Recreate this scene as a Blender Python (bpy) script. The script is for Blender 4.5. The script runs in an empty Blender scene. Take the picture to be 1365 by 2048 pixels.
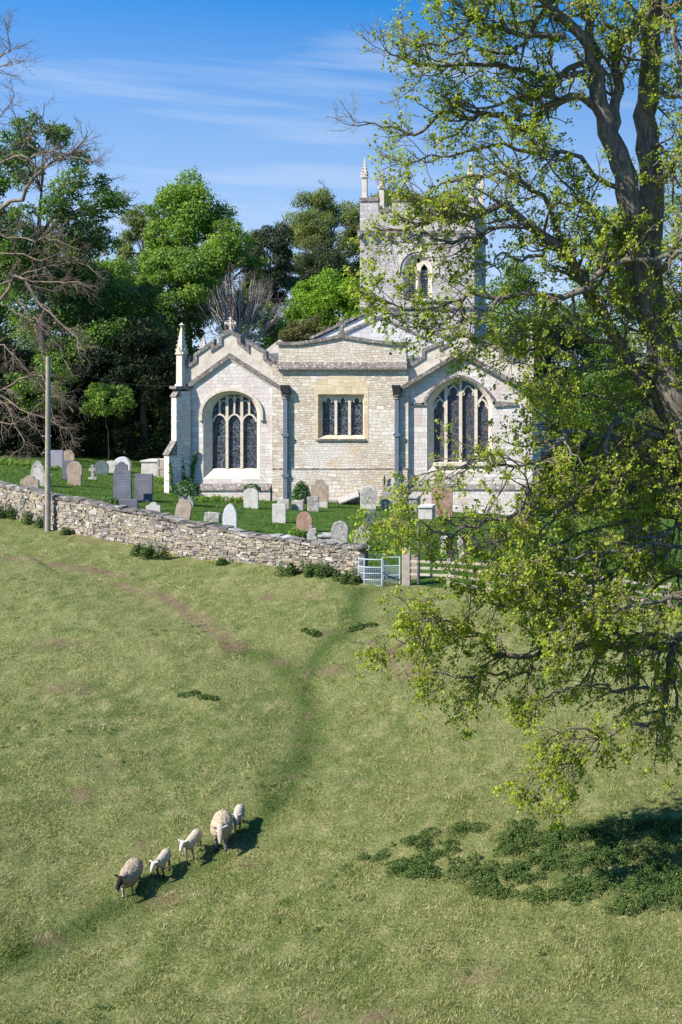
import bpy, bmesh, math, random
import numpy as np
from mathutils import Vector, Matrix, noise as mnoise
from mathutils.geometry import tessellate_polygon

SC = bpy.context.scene
COL = SC.collection
rng = np.random.default_rng(11)
random.seed(5)

# ------------------------------------------------------------------ camera, sky, sun, exposure
F, UC, VC = 2700.0, 1300.0, 720.0          # focal length and principal point, in pixels of a 1365 x 2048 frame
cam = bpy.data.cameras.new('camera')
cam_o = bpy.data.objects.new('camera', cam); COL.objects.link(cam_o)
cam_o.location = (0, 0, 0); cam_o.rotation_euler = (math.radians(90), 0, 0)
cam.sensor_fit = 'VERTICAL'; cam.sensor_height = 36.0; cam.sensor_width = 24.0
cam.lens = F / 2048 * 36
cam.shift_x = (682.5 - UC) / 2048
cam.shift_y = -(1024 - VC) / 2048
cam.clip_start = 0.2; cam.clip_end = 3000
SC.camera = cam_o

SUN_A, SUN_E = math.radians(56), math.radians(41)   # sun to the left of and behind the camera
to_sun = Vector((-math.sin(SUN_A) * math.cos(SUN_E), -math.cos(SUN_A) * math.cos(SUN_E), math.sin(SUN_E)))
w = bpy.data.worlds.new("World"); SC.world = w; w.use_nodes = True
nt = w.node_tree; nt.nodes.clear()
def wn(t, **k):
    n = nt.nodes.new(t)
    for a, b in k.items(): setattr(n, a, b)
    return n
wl = nt.links.new
out = wn('ShaderNodeOutputWorld'); bg = wn('ShaderNodeBackground'); bg.inputs['Strength'].default_value = 0.15
sky = wn('ShaderNodeTexSky', sky_type='NISHITA', sun_disc=False, sun_elevation=SUN_E,
         sun_rotation=math.atan2(to_sun.x, to_sun.y) % (2 * math.pi), altitude=400, air_density=1.0, dust_density=0.25, ozone_density=3.0)
tc = wn('ShaderNodeTexCoord'); sep = wn('ShaderNodeSeparateXYZ'); wl(tc.outputs['Generated'], sep.inputs[0])
# the clear spring sky deepens quickly with height: look the sky model up a little higher than the horizon band
mz = wn('ShaderNodeMath', operation='MULTIPLY_ADD'); wl(sep.outputs['Z'], mz.inputs[0]); mz.inputs[1].default_value = 3.4; mz.inputs[2].default_value = 0.24
cmb = wn('ShaderNodeCombineXYZ'); wl(sep.outputs['X'], cmb.inputs[0]); wl(sep.outputs['Y'], cmb.inputs[1]); wl(mz.outputs[0], cmb.inputs[2])
nrm = wn('ShaderNodeVectorMath', operation='NORMALIZE'); wl(cmb.outputs[0], nrm.inputs[0]); wl(nrm.outputs[0], sky.inputs['Vector'])
hs = wn('ShaderNodeHueSaturation'); hs.inputs['Saturation'].default_value = 1.38; hs.inputs['Value'].default_value = 0.98; hs.inputs['Hue'].default_value = 0.497; wl(sky.outputs[0], hs.inputs['Color'])
# pale air low over the horizon
hz = wn('ShaderNodeMath', operation='MULTIPLY_ADD', use_clamp=True); wl(sep.outputs['Z'], hz.inputs[0]); hz.inputs[1].default_value = -3.4; hz.inputs[2].default_value = 0.90
hm = wn('ShaderNodeMix', data_type='RGBA'); wl(hz.outputs[0], hm.inputs['Factor']); wl(hs.outputs[0], hm.inputs['A']); hm.inputs['B'].default_value = (1.95, 2.35, 2.8, 1)
# thin cirrus streaks
cz = wn('ShaderNodeMath', operation='MULTIPLY_ADD'); wl(sep.outputs['X'], cz.inputs[0]); cz.inputs[1].default_value = 0.055; wl(sep.outputs['Z'], cz.inputs[2])
c2 = wn('ShaderNodeCombineXYZ')
sx = wn('ShaderNodeMath', operation='MULTIPLY'); wl(sep.outputs['X'], sx.inputs[0]); sx.inputs[1].default_value = 3.2
sz = wn('ShaderNodeMath', operation='MULTIPLY'); wl(cz.outputs[0], sz.inputs[0]); sz.inputs[1].default_value = 34.0
wl(sx.outputs[0], c2.inputs[0]); wl(sz.outputs[0], c2.inputs[1])
n1 = wn('ShaderNodeTexNoise'); n1.inputs['Scale'].default_value = 1.0; n1.inputs['Detail'].default_value = 6; n1.inputs['Roughness'].default_value = .55; n1.inputs['Distortion'].default_value = .35
wl(c2.outputs[0], n1.inputs['Vector'])
rp = wn('ShaderNodeValToRGB'); rp.color_ramp.elements[0].position = .50; rp.color_ramp.elements[0].color = (0, 0, 0, 1)
rp.color_ramp.elements[1].position = .85; rp.color_ramp.elements[1].color = (.55, .55, .55, 1)
wl(n1.outputs['Fac'], rp.inputs['Fac'])
mx = wn('ShaderNodeMix', data_type='RGBA'); wl(rp.outputs['Color'], mx.inputs['Factor'])
wl(hm.outputs['Result'], mx.inputs['A']); mx.inputs['B'].default_value = (2.7, 2.85, 3.0, 1)
wl(mx.outputs['Result'], bg.inputs['Color']); wl(bg.outputs[0], out.inputs[0])

sun_d = bpy.data.lights.new('sun', 'SUN'); sun_d.energy = 4.1; sun_d.angle = math.radians(0.5); sun_d.color = (1.0, .945, .865)
sun_o = bpy.data.objects.new('sun', sun_d); COL.objects.link(sun_o)
sun_o.rotation_euler = to_sun.to_track_quat('Z', 'Y').to_euler()
SC.view_settings.view_transform = 'Standard'; SC.view_settings.look = 'None'
SC.view_settings.exposure = 1.2; SC.view_settings.gamma = 1.0
SC.render.engine = 'CYCLES'
SC.cycles.max_bounces = 5; SC.cycles.diffuse_bounces = 3; SC.cycles.transmission_bounces = 3; SC.cycles.transparent_max_bounces = 4

# ------------------------------------------------------------------ helpers
def X(u, Y): return (u - UC) * Y / F
def Z(v, Y): return -(v - VC) * Y / F
def P3(u, v, Y): return np.array((X(u, Y), Y, Z(v, Y)))

def np_mesh(name, verts, faces, mat=None, tint=None, smooth=False, parent=None, vcol=None, link=True):
    """verts (N,3); faces: list of int arrays (M,k)."""
    me = bpy.data.meshes.new(name)
    verts = np.asarray(verts, dtype=np.float32)
    me.vertices.add(len(verts)); me.vertices.foreach_set('co', verts.ravel())
    faces = [np.asarray(f, dtype=np.int32) for f in faces if len(f)]
    tot = [np.full(len(f), f.shape[1], dtype=np.int32) for f in faces]
    tot = np.concatenate(tot); li = np.concatenate([f.ravel() for f in faces])
    me.loops.add(len(li)); me.loops.foreach_set('vertex_index', li)
    me.polygons.add(len(tot))
    me.polygons.foreach_set('loop_start', np.concatenate(([0], np.cumsum(tot)[:-1])).astype(np.int32))
    me.polygons.foreach_set('loop_total', tot)
    if smooth: me.polygons.foreach_set('use_smooth', np.ones(len(tot), dtype=bool))
    if tint is not None:
        a = me.attributes.new('tint', 'FLOAT', 'POINT'); a.data.foreach_set('value', np.asarray(tint, dtype=np.float32))
    if vcol is not None:
        a = me.color_attributes.new('col', 'FLOAT_COLOR', 'POINT')
        c = np.ones((len(verts), 4), dtype=np.float32); c[:, :3] = vcol
        a.data.foreach_set('color', c.ravel())
    me.update(calc_edges=True); me.validate()
    if mat: me.materials.append(mat)
    o = bpy.data.objects.new(name, me)
    if link: COL.objects.link(o)
    if parent: o.parent = parent
    return o

def empty(name, loc=(0, 0, 0), rz=0):
    o = bpy.data.objects.new(name, None); COL.objects.link(o); o.location = loc; o.rotation_euler = (0, 0, rz)
    o.empty_display_size = .2
    return o
def tag(o, label=None, cat=None, group=None, kind=None):
    if label: o['label'] = label
    if cat: o['category'] = cat
    if group: o['group'] = group
    if kind: o['kind'] = kind
    return o

class MB:
    """collects faces, links them as ONE mesh object"""
    def __init__(s): s.v, s.f, s.t = [], [], []; s.tint = 0.5
    def add(s, vs, fs):
        b = len(s.v); s.v += [tuple(map(float, p)) for p in vs]; s.t += [s.tint] * len(vs)
        s.f += [tuple(b + i for i in f) for f in fs]
    def box(s, x0, x1, y0, y1, z0, z1):
        s.add([(x0, y0, z0), (x1, y0, z0), (x1, y1, z0), (x0, y1, z0), (x0, y0, z1), (x1, y0, z1), (x1, y1, z1), (x0, y1, z1)],
              [(0, 3, 2, 1), (4, 5, 6, 7), (0, 1, 5, 4), (1, 2, 6, 5), (2, 3, 7, 6), (3, 0, 4, 7)])
    def prism(s, poly, y0, y1, holes=(), back=True):
        """poly: (x,z) outline, extruded from y0 (front) to y1"""
        rings = [list(poly)] + [list(h) for h in holes]
        tris = tessellate_polygon([[Vector((p[0], p[1], 0)) for p in r] for r in rings])
        flat = [p for r in rings for p in r]; n = len(flat)
        vs = [(p[0], y0, p[1]) for p in flat] + [(p[0], y1, p[1]) for p in flat]
        fs = []
        for a, b, c in tris:
            A, B, C = flat[a], flat[b], flat[c]
            cr = (B[0] - A[0]) * (C[1] - A[1]) - (B[1] - A[1]) * (C[0] - A[0])
            if abs(cr) < 1e-12: continue
            if cr < 0: b, c = c, b
            fs.append((a, b, c))
            if back: fs.append((a + n, c + n, b + n))
        k = 0
        for r in rings:
            m = len(r)
            for i in range(m):
                j = (i + 1) % m
                fs.append((k + i, k + i + n, k + j + n, k + j))
            k += m
        s.add(vs, fs)
    def band(s, path, w, y0, y1, closed=False, up=0.5):
        """rectangular section swept along an (x,z) path; w width in the plane, y0..y1 depth"""
        p = [np.array(q, float) for q in path]; n = len(p)
        L, R = [], []
        for i in range(n):
            a = p[i - 1] if (i > 0 or closed) else None; b = p[(i + 1) % n] if (i < n - 1 or closed) else None
            ds = []
            if a is not None: d = p[i] - a; ds.append(d / (np.linalg.norm(d) + 1e-9))
            if b is not None: d = b - p[i]; ds.append(d / (np.linalg.norm(d) + 1e-9))
            ns = [np.array((-d[1], d[0])) for d in ds]
            m = sum(ns); ln = np.linalg.norm(m)
            m = m / ln if ln > 1e-6 else ns[0]
            k = 1 / max(.45, float(np.dot(m, ns[0])))
            L.append(p[i] + m * w * up * k); R.append(p[i] - m * w * (1 - up) * k)
        vs = []
        for i in range(n):
            for q, y in ((L[i], y0), (R[i], y0), (R[i], y1), (L[i], y1)): vs.append((q[0], y, q[1]))
        fs = []
        for i in range(n if closed else n - 1):
            a, b = 4 * i, 4 * ((i + 1) % n)
            for k in range(4):
                k2 = (k + 1) % 4; fs.append((a + k, a + k2, b + k2, b + k))
        if not closed: fs += [(3, 2, 1, 0), tuple(4 * (n - 1) + k for k in range(4))]
        s.add(vs, fs)
    def tube(s, pts, rad, n=8):
        pts = [Vector(p) for p in pts]; m = len(pts)
        if not hasattr(rad, '__len__'): rad = [rad] * m
        up = None; vs = []
        for i in range(m):
            t = (pts[min(i + 1, m - 1)] - pts[max(i - 1, 0)]).normalized()
            if up is None: up = t.orthogonal().normalized()
            up = (up - t * up.dot(t)).normalized(); sd = t.cross(up)
            for k in range(n):
                a = 2 * math.pi * k / n
                vs.append(pts[i] + (up * math.cos(a) + sd * math.sin(a)) * rad[i])
        fs = [(i * n + k, i * n + (k + 1) % n, (i + 1) * n + (k + 1) % n, (i + 1) * n + k) for i in range(m - 1) for k in range(n)]
        fs += [tuple(range(n))[::-1], tuple((m - 1) * n + k for k in range(n))]
        s.add(vs, fs)
    def ell(s, c, r, n=10, m=6):
        vs = [(c[0], c[1], c[2] - r[2])]
        for i in range(1, m):
            th = -math.pi / 2 + math.pi * i / m
            for k in range(n):
                a = 2 * math.pi * k / n
                vs.append((c[0] + r[0] * math.cos(th) * math.cos(a), c[1] + r[1] * math.cos(th) * math.sin(a), c[2] + r[2] * math.sin(th)))
        vs.append((c[0], c[1], c[2] + r[2])); e = len(vs) - 1
        fs = [(0, 1 + (k + 1) % n, 1 + k) for k in range(n)]
        for i in range(m - 2):
            for k in range(n):
                a = 1 + i * n; fs.append((a + k, a + (k + 1) % n, a + n + (k + 1) % n, a + n + k))
        a = 1 + (m - 2) * n
        fs += [(a + k, a + (k + 1) % n, e) for k in range(n)]
        s.add(vs, fs)
    def pyramid(s, c, r0, r1, z0, z1, n=4, rot=math.pi / 4):
        vs = []
        for z, r in ((z0, r0), (z1, r1)):
            for k in range(n):
                a = rot + 2 * math.pi * k / n; vs.append((c[0] + r * math.cos(a), c[1] + r * math.sin(a), z))
        fs = [(k, (k + 1) % n, n + (k + 1) % n, n + k) for k in range(n)] + [tuple(range(n))[::-1], tuple(n + k for k in range(n))]
        s.add(vs, fs)
    def build(s, name, mat, parent=None, smooth=False, bevel=0):
        me = bpy.data.meshes.new(name); me.from_pydata(s.v, [], s.f); me.validate()
        a = me.attributes.new('tint', 'FLOAT', 'POINT'); a.data.foreach_set('value', np.array(s.t[:len(me.vertices)], dtype=np.float32))
        bm = bmesh.new(); bm.from_mesh(me); bmesh.ops.recalc_face_normals(bm, faces=bm.faces); bm.to_mesh(me); bm.free()
        if smooth:
            for p in me.polygons: p.use_smooth = True
        me.materials.append(mat)
        o = bpy.data.objects.new(name, me); COL.objects.link(o)
        if parent:
            o.parent = parent
            if parent.type == 'EMPTY' and parent.parent is None:
                o.matrix_parent_inverse = Matrix.LocRotScale(parent.location, parent.rotation_euler, None).inverted()
        if bevel:
            b = o.modifiers.new('b', 'BEVEL'); b.width = bevel; b.segments = 2; b.limit_method = 'ANGLE'
        return o

# ------------------------------------------------------------------ materials
class NT:
    def __init__(s, name):
        s.m = bpy.data.materials.new(name); s.m.use_nodes = True; s.t = s.m.node_tree; s.t.nodes.clear()
        s.out = s.n('ShaderNodeOutputMaterial')
    def n(s, t, _in=None, **k):
        x = s.t.nodes.new(t)
        for a, b in k.items(): setattr(x, a, b)
        for a, b in (_in or {}).items():
            if hasattr(b, 'is_linked') or isinstance(b, bpy.types.NodeSocket): s.t.links.new(b, x.inputs[a])
            else: x.inputs[a].default_value = b
        return x
    def coord(s, k='Object'): return s.n('ShaderNodeTexCoord').outputs[k]
    def noise(s, vec, scale, detail=4, rough=.55, dist=0): return s.n('ShaderNodeTexNoise', {'Vector': vec, 'Scale': scale, 'Detail': detail, 'Roughness': rough, 'Distortion': dist}).outputs['Fac']
    def ramp(s, fac, stops, interp='LINEAR'):
        r = s.n('ShaderNodeValToRGB', {'Fac': fac}); e = r.color_ramp; e.interpolation = interp
        while len(e.elements) < len(stops): e.elements.new(.5)
        for el, (p, c) in zip(e.elements, stops):
            el.position = p; el.color = (*(c if hasattr(c, '__len__') else (c, c, c)), 1)
        return r.outputs['Color']
    def mix(s, f, a, b, mode='MIX'):
        x = s.n('ShaderNodeMix', data_type='RGBA', blend_type=mode)
        for k, v in (('Factor', f), ('A', a), ('B', b)):
            if isinstance(v, bpy.types.NodeSocket): s.t.links.new(v, x.inputs[k])
            elif k == 'Factor': x.inputs[k].default_value = v
            else: x.inputs[k].default_value = (*v, 1) if len(v) == 3 else v
        return x.outputs['Result']
    def math(s, op, a, b=0.0, c=0.0):
        x = s.n('ShaderNodeMath', operation=op)
        for i, v in enumerate((a, b, c)):
            if isinstance(v, bpy.types.NodeSocket): s.t.links.new(v, x.inputs[i])
            else: x.inputs[i].default_value = v
        return x.outputs[0]
    def bump(s, h, strength=.4, dist=.03): return s.n('ShaderNodeBump', {'Height': h, 'Strength': strength, 'Distance': dist}).outputs['Normal']
    def principled(s, col, rough=.9, normal=None, metallic=0, spec=.3):
        p = s.n('ShaderNodeBsdfPrincipled', {'Roughness': rough, 'Metallic': metallic, 'Specular IOR Level': spec})
        if isinstance(col, bpy.types.NodeSocket): s.t.links.new(col, p.inputs['Base Color'])
        else: p.inputs['Base Color'].default_value = (*col, 1)
        if normal is not None: s.t.links.new(normal, p.inputs['Normal'])
        return p
    def done(s, sh): s.t.links.new(sh.outputs[0], s.out.inputs['Surface']); return s.m

def facade_uv(t):
    c = t.coord(); sp = t.n('ShaderNodeSeparateXYZ', {'Vector': c})
    return c, t.n('ShaderNodeCombineXYZ', {'X': t.math('ADD', sp.outputs['X'], sp.outputs['Y']), 'Y': sp.outputs['Z'], 'Z': 0.0}).outputs[0]

def masonry(name, c1, c2, mortar, bw, bh, ms, patches, rubble=0.0, joint=.7, lichen=.35):
    """coursed stone: brick pattern with wandering joints, per-block tints, blotches of weathering and lichen"""
    t = NT(name); c, uv = facade_uv(t)
    wob = t.n('ShaderNodeTexNoise', {'Vector': c, 'Scale': 1.6, 'Detail': 3.0}).outputs['Color']
    wv = t.n('ShaderNodeVectorMath', {0: wob, 1: (.5, .5, .5)}, operation='SUBTRACT').outputs[0]
    ws = t.n('ShaderNodeVectorMath', {0: wv, 3: .14 + rubble * .25}, operation='SCALE').outputs[0]
    uv2 = t.n('ShaderNodeVectorMath', {0: uv, 1: ws}, operation='ADD').outputs[0]
    def brick(k, off):
        b = t.n('ShaderNodeTexBrick', {'Vector': uv2, 'Color1': (0, 0, 0, 1), 'Color2': (1, 1, 1, 1), 'Mortar': (0, 0, 0, 1), 'Scale': 1.0, 'Mortar Size': ms, 'Mortar Smooth': .3, 'Bias': 0.0,
                                      'Brick Width': bw * k, 'Row Height': bh * k}, offset=off, squash=.72, squash_frequency=3)
        return b.outputs['Color'], b.outputs['Fac']
    ca, fa = brick(1.0, .43); cb, fb = brick(.62, .37)
    sel = t.ramp(t.noise(c, .55, 2), [(.46, 0), (.52, 1)])
    cc = t.mix(sel, ca, cb); ff = t.mix(sel, fa, fb)
    col = t.ramp(cc, [(0.0, c1), (.55, tuple((a + b) / 2 for a, b in zip(c1, c2))), (1.0, c2)])
    for sc, lo, hi, pc, amt in patches:
        col = t.mix(t.math('MULTIPLY', t.ramp(t.noise(c, sc, 5, .65), [(lo, 0), (hi, 1)]), amt), col, pc)
    stv = t.n('ShaderNodeVectorMath', {0: c, 1: (2.6, 2.6, .22)}, operation='MULTIPLY').outputs[0]
    streak = t.noise(stv, 1.0, 5, .65)
    col = t.mix(t.math('MULTIPLY', t.ramp(streak, [(.54, 0), (.72, 1)]), .28), col, (.32, .29, .275))
    fine = t.noise(c, 16, 4, .7)
    col = t.mix(.55, col, t.ramp(fine, [(.25, .45), (.75, 1.35)]), 'MULTIPLY')
    if lichen: col = t.mix(t.math('MULTIPLY', t.ramp(t.noise(c, 9, 5, .75), [(.56, 0), (.66, 1)]), lichen), col, (.74, .72, .68))
    col = t.mix(t.math('MULTIPLY', ff, joint), col, mortar)
    h = t.math('ADD', t.math('MULTIPLY', t.math('SUBTRACT', 1.0, ff), 1.0), t.math('MULTIPLY', fine, .6))
    return t.done(t.principled(col, .93, t.bump(h, .55, .03), spec=.15))

def mottled(name, stops, scale=6, rough=.9, bump=.4, spots=None, per_object=False, fine=30, dist=.02):
    t = NT(name); c = t.coord()
    if per_object:
        oi = t.n('ShaderNodeObjectInfo').outputs['Random']
        off = t.n('ShaderNodeCombineXYZ', {'X': t.math('MULTIPLY', oi, 37.0), 'Y': t.math('MULTIPLY', oi, 91.0), 'Z': t.math('MULTIPLY', oi, 53.0)}).outputs[0]
        c = t.n('ShaderNodeVectorMath', {0: c, 1: off}, operation='ADD').outputs[0]
    a = t.noise(c, scale, 6, .65); b = t.noise(c, fine, 4, .7)
    col = t.ramp(a, stops)
    col = t.mix(.6, col, t.ramp(b, [(.25, .5), (.75, 1.4)]), 'MULTIPLY')
    for sc, lo, hi, pc, amt in (spots or ()):
        col = t.mix(t.math('MULTIPLY', t.ramp(t.noise(c, sc, 5, .7), [(lo, 0), (hi, 1)]), amt), col, pc)
    return t.done(t.principled(col, rough, t.bump(t.math('ADD', a, t.math('MULTIPLY', b, .5)), bump, dist), spec=.2))

def leaf_mat(name, stops, trans=.35, rough=.55, spec=.25):
    """leaf colours picked per leaf by the tint attribute; some light passes through"""
    t = NT(name); at = t.n('ShaderNodeAttribute', attribute_name='tint').outputs['Fac']
    col = t.ramp(at, stops)
    p = t.principled(col, rough, spec=spec)
    tr = t.n('ShaderNodeBsdfTranslucent', {'Color': t.mix(1.0, col, (1.35, 1.5, .6), 'MULTIPLY')})
    mx = t.n('ShaderNodeMixShader', {0: trans, 1: p.outputs[0], 2: tr.outputs[0]})
    return t.done(mx)

M = {}
M['ashlar'] = masonry('chapel_ashlar', (.55, .48, .415), (.76, .705, .64), (.30, .25, .215), .62, .31, .011,
                      [(.5, .48, .66, (.68, .62, .58), .8), (.7, .50, .66, (.58, .43, .40), .6), (1.7, .58, .72, (.36, .33, .31), .5)], joint=.42, lichen=.5)
M['coursed'] = masonry('chancel_coursed_stone', (.49, .40, .29), (.72, .65, .55), (.23, .17, .11), .46, .21, .012,
                       [(.45, .50, .62, (.70, .66, .60), .75), (.9, .58, .68, (.58, .40, .20), .6), (1.5, .60, .72, (.38, .35, .33), .55)], rubble=.5, joint=.6, lichen=.4)
M['tower_stone'] = masonry('tower_rubble', (.40, .37, .35), (.60, .57, .56), (.27, .18, .155), .40, .19, .014,
                           [(.5, .5, .64, (.56, .53, .52), .75), (1.1, .58, .7, (.52, .40, .35), .5)], rubble=.7, joint=.45, lichen=.4)
M['pale_ashlar'] = masonry('gable_ashlar', (.52, .49, .46), (.72, .69, .65), (.28, .25, .23), .55, .28, .010,
                           [(.7, .54, .66, (.64, .53, .38), .55)], joint=.5, lichen=.3)
M['orange_ashlar'] = masonry('golden_dressed_stone', (.56, .44, .27), (.70, .58, .41), (.42, .32, .20), .7, .34, .010,
                             [(1.4, .55, .7, (.62, .55, .44), .5)], joint=.45, lichen=.2)
M['dressed'] = mottled('dressed_limestone', [(.3, (.50, .42, .32)), (.55, (.64, .56, .45)), (.75, (.70, .66, .58))], 5, bump=.25, spots=[(7, .60, .70, (.33, .30, .27), .5)])
M['lichen_stone'] = mottled('lichened_coping', [(.3, (.085, .072, .064)), (.5, (.165, .142, .125)), (.7, (.26, .225, .20))], 4, bump=.6,
                            spots=[(11, .56, .62, (.66, .63, .58), .8), (5, .6, .68, (.10, .09, .08), .7)])
M['parapet'] = mottled('parapet_limestone', [(.3, (.44, .37, .29)), (.55, (.60, .53, .44)), (.75, (.66, .60, .54))], 3, bump=.3,
                       spots=[(6, .58, .68, (.34, .29, .27), .6), (13, .6, .67, (.70, .68, .64), .6)])
M['lead'] = mottled('lead_grey', [(.3, (.095, .118, .155)), (.7, (.165, .195, .245))], 8, rough=.5, bump=.1)
M['black_iron'] = mottled('black_iron', [(.3, (.012, .012, .013)), (.7, (.035, .035, .036))], 12, rough=.5, bump=.1)
M['slate_roof'] = masonry('slate_roof', (.09, .10, .12), (.17, .18, .21), (.04, .04, .05), .35, .22, .012, [(1.5, .55, .7, (.22, .22, .21), .5)], joint=.8, lichen=.15)
M['louvre'] = mottled('weathered_louvre', [(.3, (.20, .21, .22)), (.7, (.34, .35, .36))], 9, bump=.2)
M['void'] = mottled('dark_interior', [(.3, (.012, .012, .014)), (.7, (.02, .02, .022))], 3, bump=0)

def glass_mat(name, base, lead, scale, blot=None):
    t = NT(name); c, uv = facade_uv(t)
    e = t.n('ShaderNodeTexVoronoi', {'Vector': uv, 'Scale': scale, 'Randomness': .9}, feature='DISTANCE_TO_EDGE').outputs['Distance']
    e2 = t.n('ShaderNodeTexVoronoi', {'Vector': uv, 'Scale': scale * .37, 'Randomness': 1.0}, feature='DISTANCE_TO_EDGE').outputs['Distance']
    cell = t.n('ShaderNodeTexVoronoi', {'Vector': uv, 'Scale': scale, 'Randomness': .9}).outputs['Color']
    col = t.mix(.6, base, t.mix(1.0, cell, base, 'MULTIPLY'))
    if blot: col = t.mix(t.math('MULTIPLY', t.ramp(t.noise(uv, 4.5, 4, .7), [(.56, 0), (.64, 1)]), .75), col, blot)
    line = t.math('MAXIMUM', t.ramp(e, [(.02, 1), (.06, 0)]), t.ramp(e2, [(.012, 1), (.03, 0)]))
    bars = t.n('ShaderNodeTexWave', {'Vector': uv, 'Scale': .62, 'Distortion': 0.0}, bands_direction='Y').outputs['Fac']
    line = t.math('MAXIMUM', line, t.ramp(bars, [(.985, 0), (.995, .8)]))
    col = t.mix(t.math('MULTIPLY', line, t.ramp(t.noise(uv, 5, 3), [(.3, .3), (.7, 1)])), col, lead)
    return t.done(t.principled(col, .38, t.bump(t.noise(uv, 9, 3), .25, .02), spec=.4))
M['glass_dark'] = glass_mat('leaded_glass', (.020, .023, .031), (.20, .215, .25), 6.5)
M['glass_stained'] = glass_mat('stained_glass', (.034, .038, .052), (.16, .16, .19), 8, (.26, .10, .08))
# ------------------------------------------------------------------ the ground: a field falling to the valley and a churchyard above it
def seg_dist(p, poly):
    """distance of points (N,2) to a polyline (K,2), and signed side (+ = beyond/left of travel)"""
    p = np.asarray(p, float); best = np.full(len(p), 1e9); side = np.zeros(len(p)); par = np.zeros(len(p)); acc = 0
    for a, b in zip(poly[:-1], poly[1:]):
        d = b - a; L = np.hypot(*d); t = np.clip(((p - a) @ d) / (L * L), 0, 1)
        q = a + t[:, None] * d; dd = np.hypot(*(p - q).T)
        cr = d[0] * (p[:, 1] - a[1]) - d[1] * (p[:, 0] - a[0])
        m = dd < best - 1e-9
        best[m] = dd[m]; side[m] = np.sign(cr[m]); par[m] = (acc + t * L)[m]; acc += L
    return best, side, par

class TPS:
    def __init__(s, pts, lam=.02):
        pts = np.array(pts, float); s.p = pts[:, :2]; n = len(pts)
        A = np.zeros((n + 3, n + 3)); A[:n, :n] = s.k(s.p, s.p) + np.eye(n) * lam * 50
        A[:n, n] = 1; A[:n, n + 1:] = s.p; A[n, :n] = 1; A[n + 1:, :n] = s.p.T
        s.w = np.linalg.solve(A, np.concatenate((pts[:, 2], np.zeros(3))))
    def k(s, a, b):
        r = np.hypot(a[:, None, 0] - b[None, :, 0], a[:, None, 1] - b[None, :, 1]); return r * r * np.log(r + 1e-9)
    def __call__(s, p):
        p = np.atleast_2d(np.asarray(p, float)); n = len(s.p); o = np.empty(len(p))
        for i in range(0, len(p), 40000):
            q = p[i:i + 40000]; o[i:i + 40000] = s.k(q, s.p) @ s.w[:n] + s.w[n] + q @ s.w[n + 1:]
        return o

fld = [(0,1028,63.5),(100,1058,61.5),(200,1077,59.5),(300,1098,58.5),(400,1119,57.5),(450,1121,57),(550,1134,55.5),(650,1143,54.5),(715,1152,53.7),
       (800,1172,53.3),(977,1187,51.5),(1060,1196,51),(1365,1235,49),(0,1250,48.5),(350,1250,49),(682,1300,46),(1000,1350,44.5),(1365,1400,42.5),(0,1450,39.2),(180,1420,41),
       (350,1450,41),(600,1450,41.5),(0,1650,33.6),(250,1790,32),(480,1650,35.3),(682,1700,33.5),(1100,1700,33),(1365,1650,34),(682,2048,26.5),(0,2048,26.6),(1365,2048,26)]
fp = [tuple(P3(*q)) for q in fld] + [(x, 15, -9.6) for x in (-22, -8, 4, 18)] + [(x, 5, -3.8) for x in (-22, -8, 4, 18)] + [(x, -12, -1.8) for x in (-40, 0, 40)] + \
     [(-46, 66, -6.0), (-48, 40, -8.5), (-46, 25, -10.5), (16, 49, -9.6), (18, 34, -11.8), (35, 45, -9.5), (35, 30, -11), (-34, 67, -6.9)]
yrd = [(350,987,75),(460,997,75),(555,1002,75),(700,1006,75),(820,1018,75),(1080,1034,75),(0,917,85),(150,920,86),(300,922,88),(60,983,65),(150,969,70),(245,1003,66),(290,1001,66.5),
       (370,1045,60.8),(460,1060,59.3),(610,1062,61),(680,1094,57.6),(725,1099,57),(735,1054,63),(560,1045,63.7),(640,1022,69.5),(870,1122,57),(900,1102,60),(1000,1092,62),(800,1150,55.2),
       (977,1180,52.5),(1060,1188,52),(1365,1225,50),(1365,1080,68),(1200,1060,72)]
yp = [tuple(P3(*q)) for q in yrd] + [(x, 112, -6.5) for x in (-60, -30, 0, 30, 60)] + [(x, 180, -5) for x in (-90, -30, 30, 90)] + [(-50, 75, -5.8), (25, 60, -8.6), (40, 80, -8)]
FIELD, YARD = TPS(fp), TPS(yp)
WALL_UY = [(-150, 66.2), (0, 63.5), (100, 61.5), (200, 59.5), (300, 58.5), (400, 57.5), (500, 56.3), (600, 55.0), (722, 53.7)]
WALL = np.array([(X(u, y), y) for u, y in WALL_UY])
LINE = np.vstack(([(-120, 80)], WALL, [(X(800, 53.5), 53.5), (X(977, 51.7), 51.7), (X(1060, 51.2), 51.2), (X(1365, 49.2), 49.2), (60, 44)]))

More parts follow.
